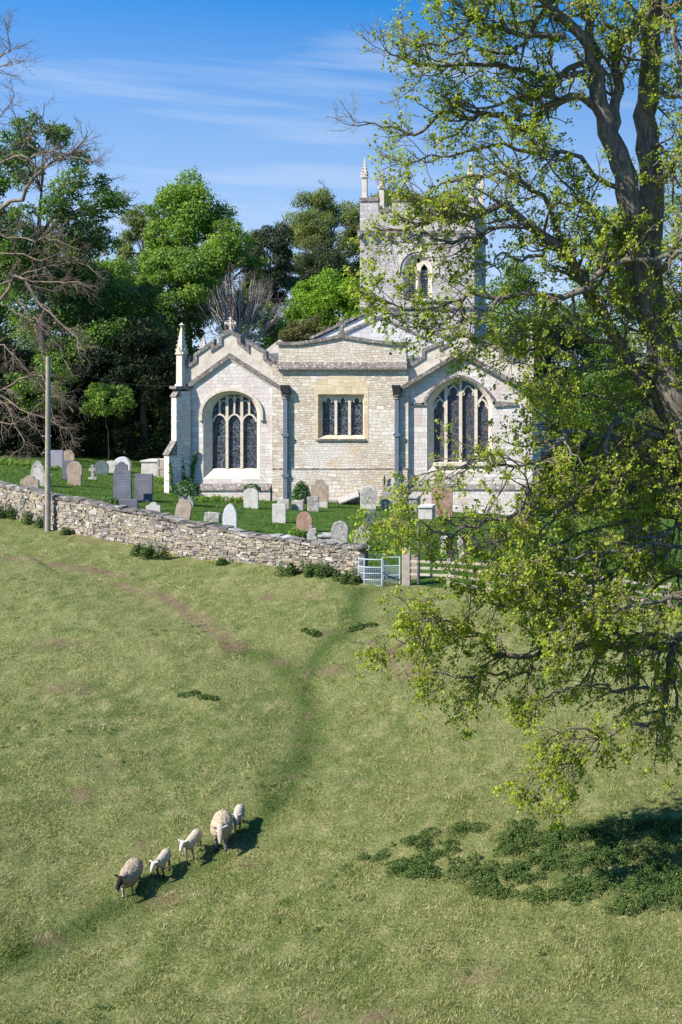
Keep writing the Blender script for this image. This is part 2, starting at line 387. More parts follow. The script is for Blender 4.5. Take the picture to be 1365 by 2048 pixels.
BANK = np.array([(-23.5, 54.0), (-19.4, 50.0), (-16.7, 47.5), (-13.9, 44.0), (-11.9, 41.3), (-10.6, 38.0), (-10.8, 34.0)])
def ground(p):
    p = np.atleast_2d(np.asarray(p, float))
    d, s, t = seg_dist(p, LINE); sd = d * s                      # + beyond the wall (churchyard)
    k = np.clip((sd - .02) / .42, 0, 1); k = k * k * (3 - 2 * k)
    zf = FIELD(p); zy = YARD(p)
    z = zf * (1 - k) + zy * k
    x, y = p[:, 0], p[:, 1]
    und = (.05 * np.sin(x * .9 + 1.3 * np.sin(y * .35)) * np.sin(y * .62 + .6 * np.sin(x * .4)) + .025 * np.sin(x * 2.3 + y * 1.1) * np.sin(y * 1.9 - x * .7))
    tus = sum(.011 * np.sin(x * a + y * b + ph + 1.7 * np.sin(y * a * .31 + x * b * .23)) for a, b, ph in ((5.1, 2.7, .3), (-4.3, 4.9, 1.9), (2.9, -6.3, 4.0), (7.7, 1.1, 2.2), (-1.3, 8.3, 5.1)))
    if BANK is not None:
        db, sb, _ = seg_dist(p, BANK); q = db * sb                # + on the right hand of travel is the low side
        z = z + np.where(k < .01, .34 * np.clip(.5 - q / 2.4, 0, 1) * np.clip(1 - (-q) / 9, 0, 1) * np.clip((63 - y) / 12, 0, 1) * np.clip((y - 33) / 4, 0, 1), 0)
    return z + (und + tus) * np.clip((-sd - .5) / 3, 0, 1)

def hit(u, v, y0=21.0, y1=130.0):
    Y = np.arange(y0, y1, .05)
    g = ground(np.stack(((u - UC) * Y / F, Y), 1)); r = -(v - VC) * Y / F
    i = np.nonzero(g >= r)[0]
    y = Y[i[0]] if len(i) else y1
    return np.array((X(u, y), y, -(v - VC) * y / F))
def gz(x, y): return float(ground([(x, y)])[0])

xs = np.unique(np.concatenate((np.linspace(-400, -60, 24), np.arange(-60, -38, 1.0), np.arange(-38, 8, .16), np.arange(8, 40, 1.0), np.linspace(40, 400, 24))))
ys = np.unique(np.concatenate((np.arange(-30, 18, 2.0), np.arange(18, 70, .16), np.arange(70, 92, .5), np.arange(92, 130, 4.0), np.linspace(130, 900, 24))))
GX, GY = np.meshgrid(xs, ys); gp = np.stack((GX.ravel(), GY.ravel()), 1)
far = (np.abs(gp[:, 0]) > 110) | (gp[:, 1] > 190)
gzv = ground(np.clip(gp, (-110, -30), (110, 190)))
nx, ny = len(xs), len(ys)
idx = np.arange(nx * ny).reshape(ny, nx)
gf = np.stack((idx[:-1, :-1].ravel(), idx[:-1, 1:].ravel(), idx[1:, 1:].ravel(), idx[1:, :-1].ravel()), 1)
# ground cover read from place: r = bare soil, g = churchyard grass, b = trodden greener track
def track(uv): return np.array([hit(u, v)[:2] for u, v in uv])
T_SOIL = [track([(30, 1118), (150, 1135), (245, 1152)]), track([(250, 1168), (290, 1185), (350, 1205), (400, 1240), (440, 1270), (475, 1298)])]
T_GREEN = [track([(475, 1298), (560, 1330), (600, 1370), (622, 1440), (610, 1510), (560, 1590), (500, 1660), (420, 1715), (330, 1765), (250, 1805), (130, 1870), (0, 1935)]),
           track([(720, 1180), (700, 1250), (640, 1310), (600, 1370)])]
d_, s_, t_ = seg_dist(gp, LINE); sd_ = d_ * s_
soil = np.zeros(len(gp)); grn = np.zeros(len(gp))
near = (np.abs(gp[:, 0] + 14) < 30) & (gp[:, 1] > 20) & (gp[:, 1] < 70)
ns = np.array([mnoise.noise(Vector((a * .9, b * .5, 0))) for a, b in gp[near]]); ns2 = np.array([mnoise.noise(Vector((a * 2.7, b * 1.6, 4))) for a, b in gp[near]])
sl = np.zeros(near.sum()); gr = np.zeros(near.sum())
for tr in T_SOIL:
    d = seg_dist(gp[near], tr)[0]; sl = np.maximum(sl, np.clip(1.35 - d / .42, 0, 1) * np.clip(.78 + ns2 * 1.6, 0, 1))
for tr in T_GREEN:
    d = seg_dist(gp[near], tr)[0]; gr = np.maximum(gr, np.exp(-(d / .5) ** 2)); sl = np.maximum(sl, np.clip(1 - d / .3, 0, 1) * np.clip(ns2 * 2.6 - .55, 0, 1))
BARE_SPOTS = []
for u, v, r in [(160, 1592, .35), (228, 1530, .2), (300, 1520, .2), (135, 1375, .7), (110, 1290, .8), (665, 1343, .45), (560, 1325, .4), (612, 1500, .4), (100, 1880, .4), (800, 1330, .7), (830, 1350, .6), (790, 1305, .6), (620, 1192, .5),
                (535, 1195, .5), (950, 1955, .45), (1160, 1735, .35), (760, 2035, .4), (640, 2030, .3), (170, 1585, .3), (630, 1268, .45), (330, 1795, .5), (465, 1690, .4), (300, 1690, .3), (215, 1075, 1.0), (165, 1068, .8), (500, 1730, .3)]:
    c = hit(u, v); BARE_SPOTS.append((c, r)); d = np.hypot((gp[near, 0] - c[0]) * .7, gp[near, 1] - c[1]); sl = np.maximum(sl, np.clip(1.15 - d / r, 0, 1) * np.clip(.75 + ns2 * 1.4, 0, 1))
soil[near] = sl; grn[near] = gr
vc = np.stack((soil, np.clip((sd_ - .1) / .3, 0, 1), grn), 1)

t = NT('pasture'); c = t.coord()
at = t.n('ShaderNodeAttribute', attribute_name='col').outputs['Color']; sp = t.n('ShaderNodeSeparateColor', {'Color': at})
stv = t.n('ShaderNodeVectorMath', {0: c, 1: (1.0, .55, 1.0)}, operation='MULTIPLY').outputs[0]
big = t.noise(stv, .35, 5, .6); mid = t.noise(stv, 2.2, 5, .65); fin = t.noise(c, 14, 5, .75); vf = t.noise(c, 45, 3, .7)
col = t.ramp(mid, [(.28, (.105, .142, .034)), (.46, (.178, .205, .062)), (.58, (.252, .256, .094)), (.72, (.38, .345, .155))])
col = t.mix(t.math('MULTIPLY', t.ramp(big, [(.42, 0), (.62, 1)]), .55), col, (.275, .268, .10))
col = t.mix(t.ramp(fin, [(.58, 0), (.70, .75)]), col, (.46, .41, .23))
col = t.mix(t.ramp(t.noise(c, 9, 4, .7), [(.30, .75), (.40, 0)]), col, (.045, .065, .018))
yardc = t.ramp(t.noise(c, 1.6, 5, .65), [(.3, (.040, .085, .014)), (.55, (.085, .15, .026)), (.75, (.13, .19, .045))])
col = t.mix(sp.outputs['Green'], col, yardc)
col = t.mix(t.math('MULTIPLY', sp.outputs['Blue'], .85), col, (.078, .125, .026))
col = t.mix(.75, col, t.ramp(fin, [(.28, .25), (.5, .95), (.76, 1.65)]), 'MULTIPLY')
col = t.mix(.5, col, t.ramp(vf, [(.3, .5), (.7, 1.45)]), 'MULTIPLY')
sm = t.math('MULTIPLY', sp.outputs['Red'], t.ramp(t.noise(c, 5, 4, .7), [(.3, .35), (.55, 1.0)]))
col = t.mix(sm, col, t.ramp(fin, [(.3, (.14, .085, .052)), (.7, (.27, .185, .12))]))
nrm_ = t.bump(t.math('ADD', t.math('MULTIPLY', mid, .8), t.math('ADD', fin, t.math('MULTIPLY', vf, .4))), 1.0, .09)
M['pasture'] = t.done(t.principled(col, .95, nrm_, spec=.1))
g = np_mesh('ground', np.column_stack((gp, gzv)), [gf], M['pasture'], smooth=True, vcol=vc)
tag(g, kind='structure')
# ------------------------------------------------------------------ the church
YC, YL, YR, YT, YG = 75.0, 75.12, 75.20, 92.0, 84.0
church = empty('church', (X(690, 75), 75.5, Z(1003, 75)))
tag(church, 'pale limestone church with square battlemented tower and two gabled chapels beside its chancel', 'church')
def pz(pts, Y): return [(X(u, Y), Z(v, Y)) for u, v in pts]
def hgt(t, p, q): return max(0.0, 1 - abs(t) ** p) ** q
def arch(u0, u1, vb, vs, va, p=2.0, q=.5, n=18):
    um, hw = (u0 + u1) / 2, (u1 - u0) / 2
    pts = [(u0, vb)]
    for i in range(n + 1):
        th = math.pi * (1 - i / n); t = math.cos(th)
        pts.append((um + hw * t, vs - (vs - va) * hgt(t, p, q)))
    return pts + [(u1, vb)]
def varch(u, u0, u1, vs, va, p, q): return vs - (vs - va) * hgt((u - (u0 + u1) / 2) / ((u1 - u0) / 2), p, q)
def strip(m, A, B, ya, yb):
    """closed ring between outline A at depth ya and B at yb"""
    n = len(A); m.add([(a[0], ya, a[1]) for a in A] + [(b[0], yb, b[1]) for b in B], [(i, (i + 1) % n, n + (i + 1) % n, n + i) for i in range(n)])
def part(m, name, mat, parent=church, **k): return m.build(name, M[mat], parent, **k)
def sub(m, name, mat, parent, **k): return m.build(name, M[mat], parent, **k)

def window(Y, outer, inner, gl, depth=.34, framem='dressed'):
    m = MB(); strip(m, pz(outer, Y), pz(inner, Y), Y + .004, Y + depth)
    strip(m, pz(inner, Y), pz(inner, Y), Y + depth, Y + depth + .12)
    wdw = part(m, 'window', framem)
    m = MB(); m.prism(pz([(u, v) for u, v in inner], Y), Y + depth + .1, Y + depth + .125)
    sub(m, 'glass', gl, wdw); return wdw

# --- south chapel (three-light window, stepped parapet)
oL = arch(407, 519.5, 957, 828, 783, 2.0, .5); iL = arch(421, 511, 938, 830, 789.5, 2.0, .5)
def gable_wall(Y, poly, hole, name, depth=.5):
    m = MB(); m.prism(pz(poly, Y), Y, Y + depth, [pz(hole, Y)[::-1]] if hole else ()); return part(m, name, 'ashlar')
gable_wall(YL, [(372, 1010), (372, 782), (461, 716), (556, 776), (556, 1010)], oL, 'chapel_wall')
wL = window(YL, oL, iL, 'glass_dark')
yt = YL + .30
m = MB()
for u in (451, 480.5): m.box(X(u - 2.6, YL), X(u + 2.6, YL), yt, yt + .13, Z(938, YL), Z(varch(u, 421, 511, 830, 789.5, 2, .5) , YL))
sub(m, 'mullion', 'dressed', wL)
m = MB()
for a, b in ((421, 451), (451, 480.5), (480.5, 511)):
    m.band(pz(arch(a + 1.5, b - 1.5, 844, 843, 829, 1.7, .65, 10), YL), .085, yt + .006, yt + .122)
for u in (436, 465.7, 495.5):
    top = varch(u, 421, 511, 830, 789.5, 2, .5); m.box(X(u - 1.6, YL), X(u + 1.6, YL), yt + .012, yt + .12, Z(829, YL), Z(top, YL))
for a, b in ((436, 451), (451, 465.7), (465.7, 480.5), (480.5, 495.5)):
    tp = max(varch(a, 421, 511, 830, 789.5, 2, .5), varch(b, 421, 511, 830, 789.5, 2, .5)) + 1
    m.band(pz(arch(a + 1, b - 1, tp + 12, tp + 9, tp + 1, 1.6, .7, 8), YL), .05, yt + .02, yt + .11)
sub(m, 'tracery', 'dressed', wL)
m = MB(); hood = arch(402.5, 524, 838, 828, 778.5, 2, .5); m.band(pz(hood, YL), .17, YL - .10, YL + .02)
for u in (402.5, 524): m.box(X(u - 3.6, YL), X(u + 3.6, YL), YL - .12, YL - .002, Z(841, YL), Z(835, YL))
sub(m, 'hood_mould', 'dressed', wL)
m = MB(); m.add([(X(397, YL), YL - .30, Z(978, YL)), (X(543.5, YL), YL - .30, Z(978, YL)), (X(543.5, YL), YL - .002, Z(967, YL)), (X(397, YL), YL - .002, Z(967, YL)),
                 (X(397, YL), YL - .30, Z(981, YL)), (X(543.5, YL), YL - .30, Z(981, YL)), (X(543.5, YL), YL - .002, Z(981, YL)), (X(397, YL), YL - .002, Z(981, YL))],
                [(0, 1, 2, 3), (0, 4, 5, 1), (1, 5, 6, 2), (0, 3, 7, 4), (4, 7, 6, 5)])
part(m, 'plinth_weathering', 'lichen_stone')
m = MB(); m.box(X(397.5, YL), X(543, YL), YL - .24, YL - .003, Z(1012, YL), Z(981.2, YL)); part(m, 'plinth', 'ashlar')
# parapet and coping
def parapet(Y, top, low, name='parapet'):
    m = MB(); m.prism(pz(top + low, Y), Y - .03, Y + .34); part(m, name, 'parapet')
    m = MB(); m.band(pz(top, Y), .19, Y - .10, Y + .40, up=.8); part(m, 'parapet_coping', 'lichen_stone')
topL = [(371, 731), (377, 722), (377, 735), (393.8, 723.5), (393.8, 710.5), (424.2, 688.5), (424.2, 702), (444.2, 688.5), (444.2, 674.5), (460.6, 665), (477, 674.5), (477, 687), (498, 705), (498, 687),
        (528.5, 706), (528.5, 719), (549.6, 735.5), (549.6, 719), (557, 723.5)]
parapet(YL, topL, [(557, 772), (461, 712), (371, 778)])
m = MB(); m.band(pz([(352, 775), (373, 775), (461, 711), (565, 778)], YL), .24, YL - .13, YL + .03, up=.5); part(m, 'string_course', 'lichen_stone')
m = MB(); m.band(pz([(375, 780), (461, 717), (562, 782)], YL), .10, YL - .075, YL + .01, up=.5); part(m, 'string_course', 'dressed')
# chapel body and its low roof behind the parapet
def body(Y, u0, u1, apex, ve, y1):
    m = MB(); m.prism(pz([(u0, 1010), (u0, ve), (u1, ve), (u1, 1010)], Y), Y + .501, y1, back=True); part(m, 'side_wall', 'ashlar')
    m = MB(); m.prism(pz([(u0 - 2, ve - 1), (apex, ve - 48), (u1 + 2, ve - 1)], Y), Y + .42, y1 + .1); part(m, 'roof', 'lead')
body(YL, 373, 553, 461, 779, 88)
# diagonal corner buttress
def buttress(cx, cy, ang, prof, w, name='buttress'):
    m = MB(); m.prism(prof, -w / 2, w / 2); ca, sa = math.cos(ang), math.sin(ang)
    m.v = [(cx + p[0] * ca - p[1] * sa, cy + p[0] * sa + p[1] * ca, p[2]) for p in m.v]; return m
zz = lambda v: Z(v, YL)
bm_ = buttress(X(373, YL), YL + .05, math.radians(225), [(-.1, zz(1012)), (1.16, zz(1012)), (1.16, zz(907)), (.74, zz(884)), (.74, zz(792)), (.5, zz(782)), (-.1, zz(782))], .6)
part(bm_, 'buttress', 'pale_ashlar')
for r0, z0, r1, z1 in ((1.22, zz(908), .745, zz(882)), (.80, zz(793), .52, zz(780))):
    m = buttress(X(373, YL), YL + .05, math.radians(225), [(r1 - .02, z0 - .02), (r0, z0 - .02), (r0, z0 + .05), (r1, z1 + .05), (r1 - .02, z1 + .05)], .68); part(m, 'buttress_weathering', 'lichen_stone')
m = buttress(X(373, YL), YL + .05, math.radians(225), [(-.2, zz(778)), (.78, zz(778)), (.82, zz(775)), (.78, zz(772)), (-.2, zz(772))], .78); part(m, 'buttress_cap', 'lichen_stone')

def pinnacle(u, Y, vb, vs, vt, wpx, rot=math.pi / 4, mat='dressed', fin=True):
    x, s = X(u, Y), wpx * Y / F / math.sqrt(2) ; c = (x, Y)
    m = MB(); zb, zs, zt = Z(vb, Y), Z(vs, Y), Z(vt, Y); H = zt - zs
    m.pyramid(c, s, s * .96, zb, zs, rot=rot); m.pyramid(c, s * 1.25, s * 1.25, zb - .02, zb + .10, rot=rot)
    p = part(m, 'pinnacle', mat)
    m = MB(); m.pyramid(c, s * 1.06, s * .16, zs + .001, zt - H * .08, rot=rot)
    for k in range(4):                                           # gablets at the foot of the spire
        a = rot + math.pi / 4 + k * math.pi / 2; d = s * .74
        q = MB(); q.prism([(-s * .82, zs - .02), (0, zs + H * .24), (s * .82, zs - .02)], -.06, .06)
        ca, sa = math.cos(a - math.pi / 2), math.sin(a - math.pi / 2)
        m.add([(x + px * ca - (py - 0) * sa + d * math.cos(a), Y + px * sa + py * ca + d * math.sin(a), pz_) for px, py, pz_ in q.v], q.f)
    for i in range(1, 6):                                        # crockets up the arrises
        f = i / 6.5; r = s * (1.06 - .9 * f)
        for k in range(4):
            a = rot + k * math.pi / 2; cr = .03 + .035 * (1 - f)
            m.ell((x + r * 1.05 * math.cos(a), Y + r * 1.05 * math.sin(a), zs + (zt - zs) * .92 * f), (cr, cr, cr * 1.2), 6, 4)
    if fin:
        m.ell((x, Y, zt - H * .10), (.085, .085, .05), 8, 4); m.ell((x, Y, zt - H * .03), (.16, .16, .06), 8, 4); m.ell((x, Y, zt), (.06, .06, .08), 8, 4)
    part(m, 'pinnacle_spire', 'parapet')
pinnacle(364, YL - .05, 772, 708, 648, 15, rot=.35)
pinnacle(408, 88.0, 730, 700, 667, 10, fin=False)
# gable cross of the south chapel: budded wheel cross
m = MB(); x, zc, y = X(460.3, YL), Z(646, YL), YL + .1
m.prism([(x - .17, Z(664, YL)), (x - .055, Z(657, YL)), (x - .038, Z(635, YL)), (x + .038, Z(635, YL)), (x + .055, Z(657, YL)), (x + .17, Z(664, YL))], y - .05, y + .05)
m.box(x - .30, x - .039, y - .045, y + .045, zc - .032, zc + .032); m.box(x + .039, x + .30, y - .045, y + .045, zc - .032, zc + .032)
for dx, dz in ((-.30, 0), (.30, 0), (0, .31)):
    m.ell((x + dx, y, zc + dz), (.05, .055, .05), 8, 5)
    for e in (-.075, .075): m.ell((x + dx * .82 + (e if dx == 0 else 0), y, zc + dz * .82 + (e if dz == 0 else 0)), (.042, .045, .042), 8, 5)
for a_ in range(4):
    th = a_ * math.pi / 2 + math.pi / 4; m.tube([(x + .03 * math.cos(th), y, zc + .03 * math.sin(th)), (x + .17 * math.cos(th), y, zc + .17 * math.sin(th))], .026, 6); m.ell((x + .18 * math.cos(th), y, zc + .18 * math.sin(th)), (.04, .045, .04), 8, 5)
part(m, 'gable_cross', 'dressed')

# --- chancel
oC = [(636.6, 877), (636.6, 788.5), (729, 788.5), (729, 877)]; iC = [(643, 871), (643, 793), (724.5, 793), (724.5, 871)]
m = MB(); m.prism(pz([(544.5, 1012), (544.5, 730), (817, 730), (817, 1012)], YC), YC, YC + .6, [pz([(629, 882.5), (629, 776), (737, 776), (737, 882.5)], YC)[::-1]]); part(m, 'chancel_wall', 'coursed')
m = MB(); m.prism(pz([(629, 882.5), (629, 776), (737, 776), (737, 882.5)], YC), YC - .012, YC + .35, [pz(oC, YC)[::-1]]); part(m, 'window_surround', 'orange_ashlar')
m = MB(); m.prism(pz([(622, 775.6), (622, 768), (634, 765), (650, 757), (664, 749), (684, 744.5), (704, 749), (720, 757), (734, 765), (742, 768), (742, 775.6)], YC), YC - .011, YC - .001); part(m, 'relieving_arch', 'orange_ashlar')
wC = window(YC, oC, iC, 'glass_dark', .26, 'orange_ashlar')
m = MB(); yt = YC + .22
for u in (670.3, 697.6): m.box(X(u - 2.6, YC), X(u + 2.6, YC), yt, yt + .13, Z(871, YC), Z(793, YC))
sub(m, 'mullion', 'dressed', wC)
m = MB()
for a, b in ((643, 667.7), (672.9, 695), (700.2, 724.5)):
    um = (a + b) / 2; hw = (b - a) / 2
    head = [(a, 793), (b, 793), (b, 812)]
    cusp = [(um + hw * .97, 806), (um + hw * .80, 801.5), (um + hw * .55, 803.5), (um + hw * .5, 806.5), (um + hw * .42, 802), (um + hw * .2, 797.2), (um, 796)]
    head += cusp + [(2 * um - p[0], p[1]) for p in cusp[-2::-1]] + [(a, 812)]
    m.prism(pz(head, YC), yt + .02, yt + .10)
sub(m, 'tracery', 'dressed', wC)
m = MB(); m.box(X(633, YC), X(732, YC), YC - .10, YC - .013, Z(881, YC), Z(877.5, YC)); sub(m, 'sill', 'lichen_stone', wC)
def vt_(u):
    t = (u - 590) / 93 if u < 683 else (792 - u) / 109
    return 688.5 - 15 * max(0, t) ** 1.35
topC = [(u, vt_(u)) for u in (557.6, 575, 590, 605, 620, 635, 650, 665, 676, 683, 690, 702, 716, 730, 745, 760, 775, 792, 813)]
m = MB(); m.prism(pz(topC + [(813, 729), (557.6, 729)], YC), YC + .0, YC + .42); part(m, 'parapet', 'coursed')
m = MB(); m.band(pz([(554, vt_(557))] + topC[1:-1] + [(815, vt_(813))], YC), .18, YC - .12, YC + .5, up=.75); part(m, 'parapet_coping', 'lichen_stone')
m = MB(); m.prism([(YC - .24, Z(739, YC)), (YC - .24, Z(735, YC)), (YC - .10, Z(725, YC)), (YC - .002, Z(723.5, YC)), (YC - .002, Z(739, YC))], X(555, YC), X(815.5, YC)); m.v = [(p[1], p[0], p[2]) for p in m.v]; part(m, 'string_course', 'lichen_stone')
m = MB(); m.prism([(YC - .09, Z(1012, YC)), (YC - .09, Z(939, YC)), (YC - .001, Z(936, YC)), (YC - .001, Z(1012, YC))], X(546, YC), X(816, YC)); m.v = [(p[1], p[0], p[2]) for p in m.v]; part(m, 'plinth', 'coursed')
m = MB(); m.box(X(546, YC), X(816, YC), YC - .105, YC - .002, Z(938.6, YC), Z(936.3, YC)); part(m, 'string_course', 'lichen_stone')
m = MB(); m.box(X(560, YC), X(811, YC), YC + .61, YG - .01, Z(1010, YC), Z(718, YC)); part(m, 'side_wall', 'ashlar')
m = MB(); m.prism(pz([(559, 717), (685, 700), (812, 717)], YC), YC + .45, YG - .02); part(m, 'roof', 'lead')
# flared stone cross on the chancel gable
m = MB(); Y = YC + .15; m.prism(pz([(677.2, 672), (679.2, 657), (679.8, 652), (673.8, 653.5), (673.8, 645), (679.8, 646.5), (678, 637.5), (688.5, 637.5), (686.5, 646.5), (692.3, 645), (692.3, 653.5), (686.5, 652), (687.2, 657), (689, 672)], Y), Y - .09, Y + .09)
part(m, 'gable_cross', 'lichen_stone')
# rainwater pipes
for uc_, lean in ((573, .0), (795.3, -.0)):
    m = MB(); x = X(uc_, YC)
    m.box(x - .115, x + .115, YC - .23, YC - .05, Z(1002, YC), Z(800, YC)); p = part(m, 'downpipe', 'lead')
    for v in (869, 950):
        m = MB(); m.box(x - .21, x + .21, YC - .25, YC - .02, Z(v + 2, YC), Z(v - 2, YC)); m.box(x - .14, x + .14, YC - .27, YC - .02, Z(v + 4, YC), Z(v + 2.05, YC)); sub(m, 'bracket', 'lead', p)
    m = MB(); m.prism([(x - .26, Z(770, YC)), (x + .16, Z(770, YC)), (x + .22, Z(781, YC)), (x + .28, Z(783, YC)), (x + .20, Z(786.5, YC)), (x - .18, Z(786.5, YC)), (x - .22, Z(780, YC))], YC - .34, YC - .005)
    sub(m, 'hopper', 'black_iron', p)
    m = MB(); m.ell((x, YC - .10, Z(790.5, YC)), (.25, .20, .15), 10, 6); m.ell((x - .02, YC - .10, Z(797, YC)), (.20, .16, .11), 10, 6); m.box(x - .28, x + .28, YC - .29, YC - .004, Z(788.6, YC), Z(786.7, YC))
    part(m, 'carved_corbel', 'lichen_stone', bevel=0)

# --- north chapel (four-light window)
oR = arch(854.5, 984, 944, 812, 756, 1.55, .62); iR = arch(866, 976, 925, 813, 761, 1.55, .62)
gable_wall(YR, [(816.5, 1030), (816.5, 776), (923, 706), (1045, 780), (1065, 780), (1065, 1030)], oR, 'chapel_wall')
wR = window(YR, oR, iR, 'glass_stained')
yt = YR + .30; vR = lambda u: varch(u, 866, 976, 813, 761, 1.55, .62)
m = MB()
for u in (890.5, 920, 951): m.box(X(u - 3.1, YR), X(u + 3.1, YR), yt, yt + .13, Z(925, YR), Z(vR(u) - 1, YR))
sub(m, 'mullion', 'dressed', wR)
m = MB()
for a, b, sp_, ap in ((866, 890.5, 815, 799), (890.5, 920, 792, 772), (920, 951, 792, 772), (951, 976, 815, 799)):
    um, hw = (a + b) / 2, (b - a) / 2 - 1.5
    m.band(pz(arch(um - hw, um + hw, sp_ + 3, sp_, ap, 1.5, .7, 10), YR), .09, yt + .01, yt + .12)
    for s_ in (-1, 1): m.band(pz([(um + s_ * hw, sp_ + 1), (um + s_ * hw * .55, sp_ - 2.5), (um + s_ * hw * .62, sp_ - 8)], YR), .045, yt + .03, yt + .10)
m.band(pz([(951, 808), (962, 795), (968, 790)], YR), .07, yt + .015, yt + .115); m.band(pz([(890, 808), (880, 797), (875, 792)], YR), .07, yt + .015, yt + .115)
sub(m, 'tracery', 'dressed', wR)
m = MB(); hd = arch(849.5, 989, 808, 808, 752, 1.55, .62); m.band(pz([(824.5, 808)] + hd + [(1035, 808)], YR), .15, YR - .10, YR + .02); sub(m, 'hood_mould', 'lichen_stone', wR)
m = MB(); m.box(X(866, YR), X(980, YR), YR - .02, YR + .28, Z(932, YR), Z(925.5, YR)); sub(m, 'sill', 'dressed', wR)
m = MB(); m.prism([(YR - .22, Z(980, YR)), (YR - .22, Z(977, YR)), (YR - .002, Z(968, YR)), (YR - .002, Z(980, YR))], X(822, YR), X(1062, YR)); m.v = [(p[1], p[0], p[2]) for p in m.v]; part(m, 'plinth_weathering', 'lichen_stone')
m = MB(); m.box(X(822.5, YR), X(1061.5, YR), YR - .17, YR - .003, Z(1034, YR), Z(980.2, YR)); part(m, 'plinth', 'ashlar')
topR = [(814.5, 729), (822, 720), (822, 733.5), (850, 716), (850, 702.5), (880.8, 688.5), (880.8, 700), (899.6, 689.5), (899.6, 676.5), (921.8, 666), (944, 676.5), (944, 687), (970, 702.5), (970, 686),
        (1000, 702.5), (1000, 714), (1026, 726), (1026, 714), (1042, 722), (1060, 722)]
parapet(YR, topR, [(1060, 770), (1033, 768), (923, 707), (814.5, 775)])
m = MB(); m.band(pz([(803.5, 777), (923, 705), (1033, 767), (1068, 767)], YR), .22, YR - .34, YR + .03); part(m, 'string_course', 'lichen_stone')
m = MB(); m.band(pz([(805, 783), (923, 711), (1030, 773)], YR), .10, YR - .08, YR + .01); part(m, 'string_course', 'dressed')
body(YR, 819, 1064, 923, 776, 88)
pinnacle(1061, YR + .1, 768, 705, 648, 15)
# --- high gable of the nave in front of the tower
m = MB(); m.prism(pz([(628, 760), (628, 680), (759.7, 618), (897, 684), (897, 760)], YG), YG, YG + .5); part(m, 'gable_wall', 'pale_ashlar')
m = MB(); m.band(pz([(622, 678), (759.7, 614), (903, 682)], YG), .17, YG - .12, YG + .6, up=.8); part(m, 'gable_coping', 'lichen_stone')
m = MB(); m.band(pz([(638, 690), (759.7, 633), (895, 697)], YG), .16, YG - .09, YG + .01); part(m, 'string_course', 'lichen_stone')
m = MB(); m.prism(pz([(634, 690), (759.7, 623), (893, 690)], YG), YG + .61, YT - .02); part(m, 'roof', 'slate_roof')
# corner of an aisle roof behind the chancel parapet
Y = 80.0; m = MB(); m.prism(pz([(526, 704), (559, 679), (572, 690), (572, 706), (527, 706)], Y), Y, Y + .45); part(m, 'gable_wall', 'parapet')
m = MB(); m.add([(X(526, Y), Y - .01, Z(706, Y)), (X(572, Y), Y - .01, Z(706, Y)), (X(572, 77.5), 77.5, Z(733, 77.5)), (X(526, 77.5), 77.5, Z(733, 77.5))], [(0, 1, 2, 3)]); part(m, 'roof', 'slate_roof')

# --- tower
tl, tr_ = X(720.4, YT), X(949, YT); yb = YT + 6.45
zP = Z(424, YT); ob = arch(807, 864, 597, 540, 508.5, 2, .5); ib = arch(812, 859, 596, 541, 513, 2, .5)
m = MB(); m.prism([(tl, Z(1000, YT)), (tl, zP), (tr_, zP), (tr_, Z(1000, YT))], YT, YT + .7, [pz(ob, YT)[::-1]])
m.box(tl, tl + .7, YT + .701, yb - .701, Z(1000, YT), zP); m.box(tr_ - .7, tr_, YT + .701, yb - .701, Z(1000, YT), zP); m.box(tl, tr_, yb - .7, yb, Z(1000, YT), zP)
m.box(tl + .7, tr_ - .7, YT + .7, yb - .7, zP - 1.2, zP - 1.0); part(m, 'tower_wall', 'tower_stone')
mw = 36.5 * YT / F; gw = (tr_ - tl - 4 * mw) / 3; zm = Z(403.5, YT); zt_ = Z(395, YT)
def crenellate(along, a0, a1, y0, y1, lead_in=0):
    n = 4; mwid = mw if along == 'x' else (a1 - a0) / 7.2; gap = (a1 - a0 - n * mwid) / (n - 1)
    for i in range(n):
        s0 = a0 + i * (mwid + gap); s1 = s0 + mwid
        m = MB(); c = MB()
        if along == 'x':
            m.box(s0, s1, y0, y1, zP + .001, zm); c.box(s0 - .03, s1 + .03, y0 - .07, y1 + .07, zm + .001, zt_)
        else:
            m.box(y0, y1, s0, s1, zP + .001, zm); c.box(y0 - .07, y1 + .07, s0 - .03, s1 + .03, zm + .001, zt_)
        p = part(m, 'merlon', 'tower_stone'); sub(c, 'merlon_coping', 'lichen_stone', p, bevel=.03)
crenellate('x', tl, tr_, YT, YT + .42); crenellate('x', tl, tr_, yb - .42, yb)
crenellate('y', YT + 1.3, yb - 1.3, tl, tl + .42); crenellate('y', YT + 1.3, yb - 1.3, tr_ - .42, tr_)
for i in range(3):
    m = MB(); s0 = tl + mw + i * (mw + gw); m.box(s0 + .032, s0 + gw - .032, YT - .06, YT + .46, zP + .002, zP + .10); part(m, 'crenel_sill', 'lichen_stone')
def ring(v0, v1, pr, name, mat):
    m = MB(); z0, z1 = Z(v1, YT), Z(v0, YT)
    m.box(tl - pr, tr_ + pr, YT - pr, YT - .002, z0, z1); m.box(tl - pr, tr_ + pr, yb + .002, yb + pr, z0, z1)
    m.box(tl - pr, tl - .002, YT, yb, z0, z1); m.box(tr_ + .002, tr_ + pr, YT, yb, z0, z1); part(m, name, mat, bevel=.02)
ring(461, 467, .16, 'string_course', 'lichen_stone'); ring(613.5, 617.5, .12, 'string_course', 'lichen_stone')
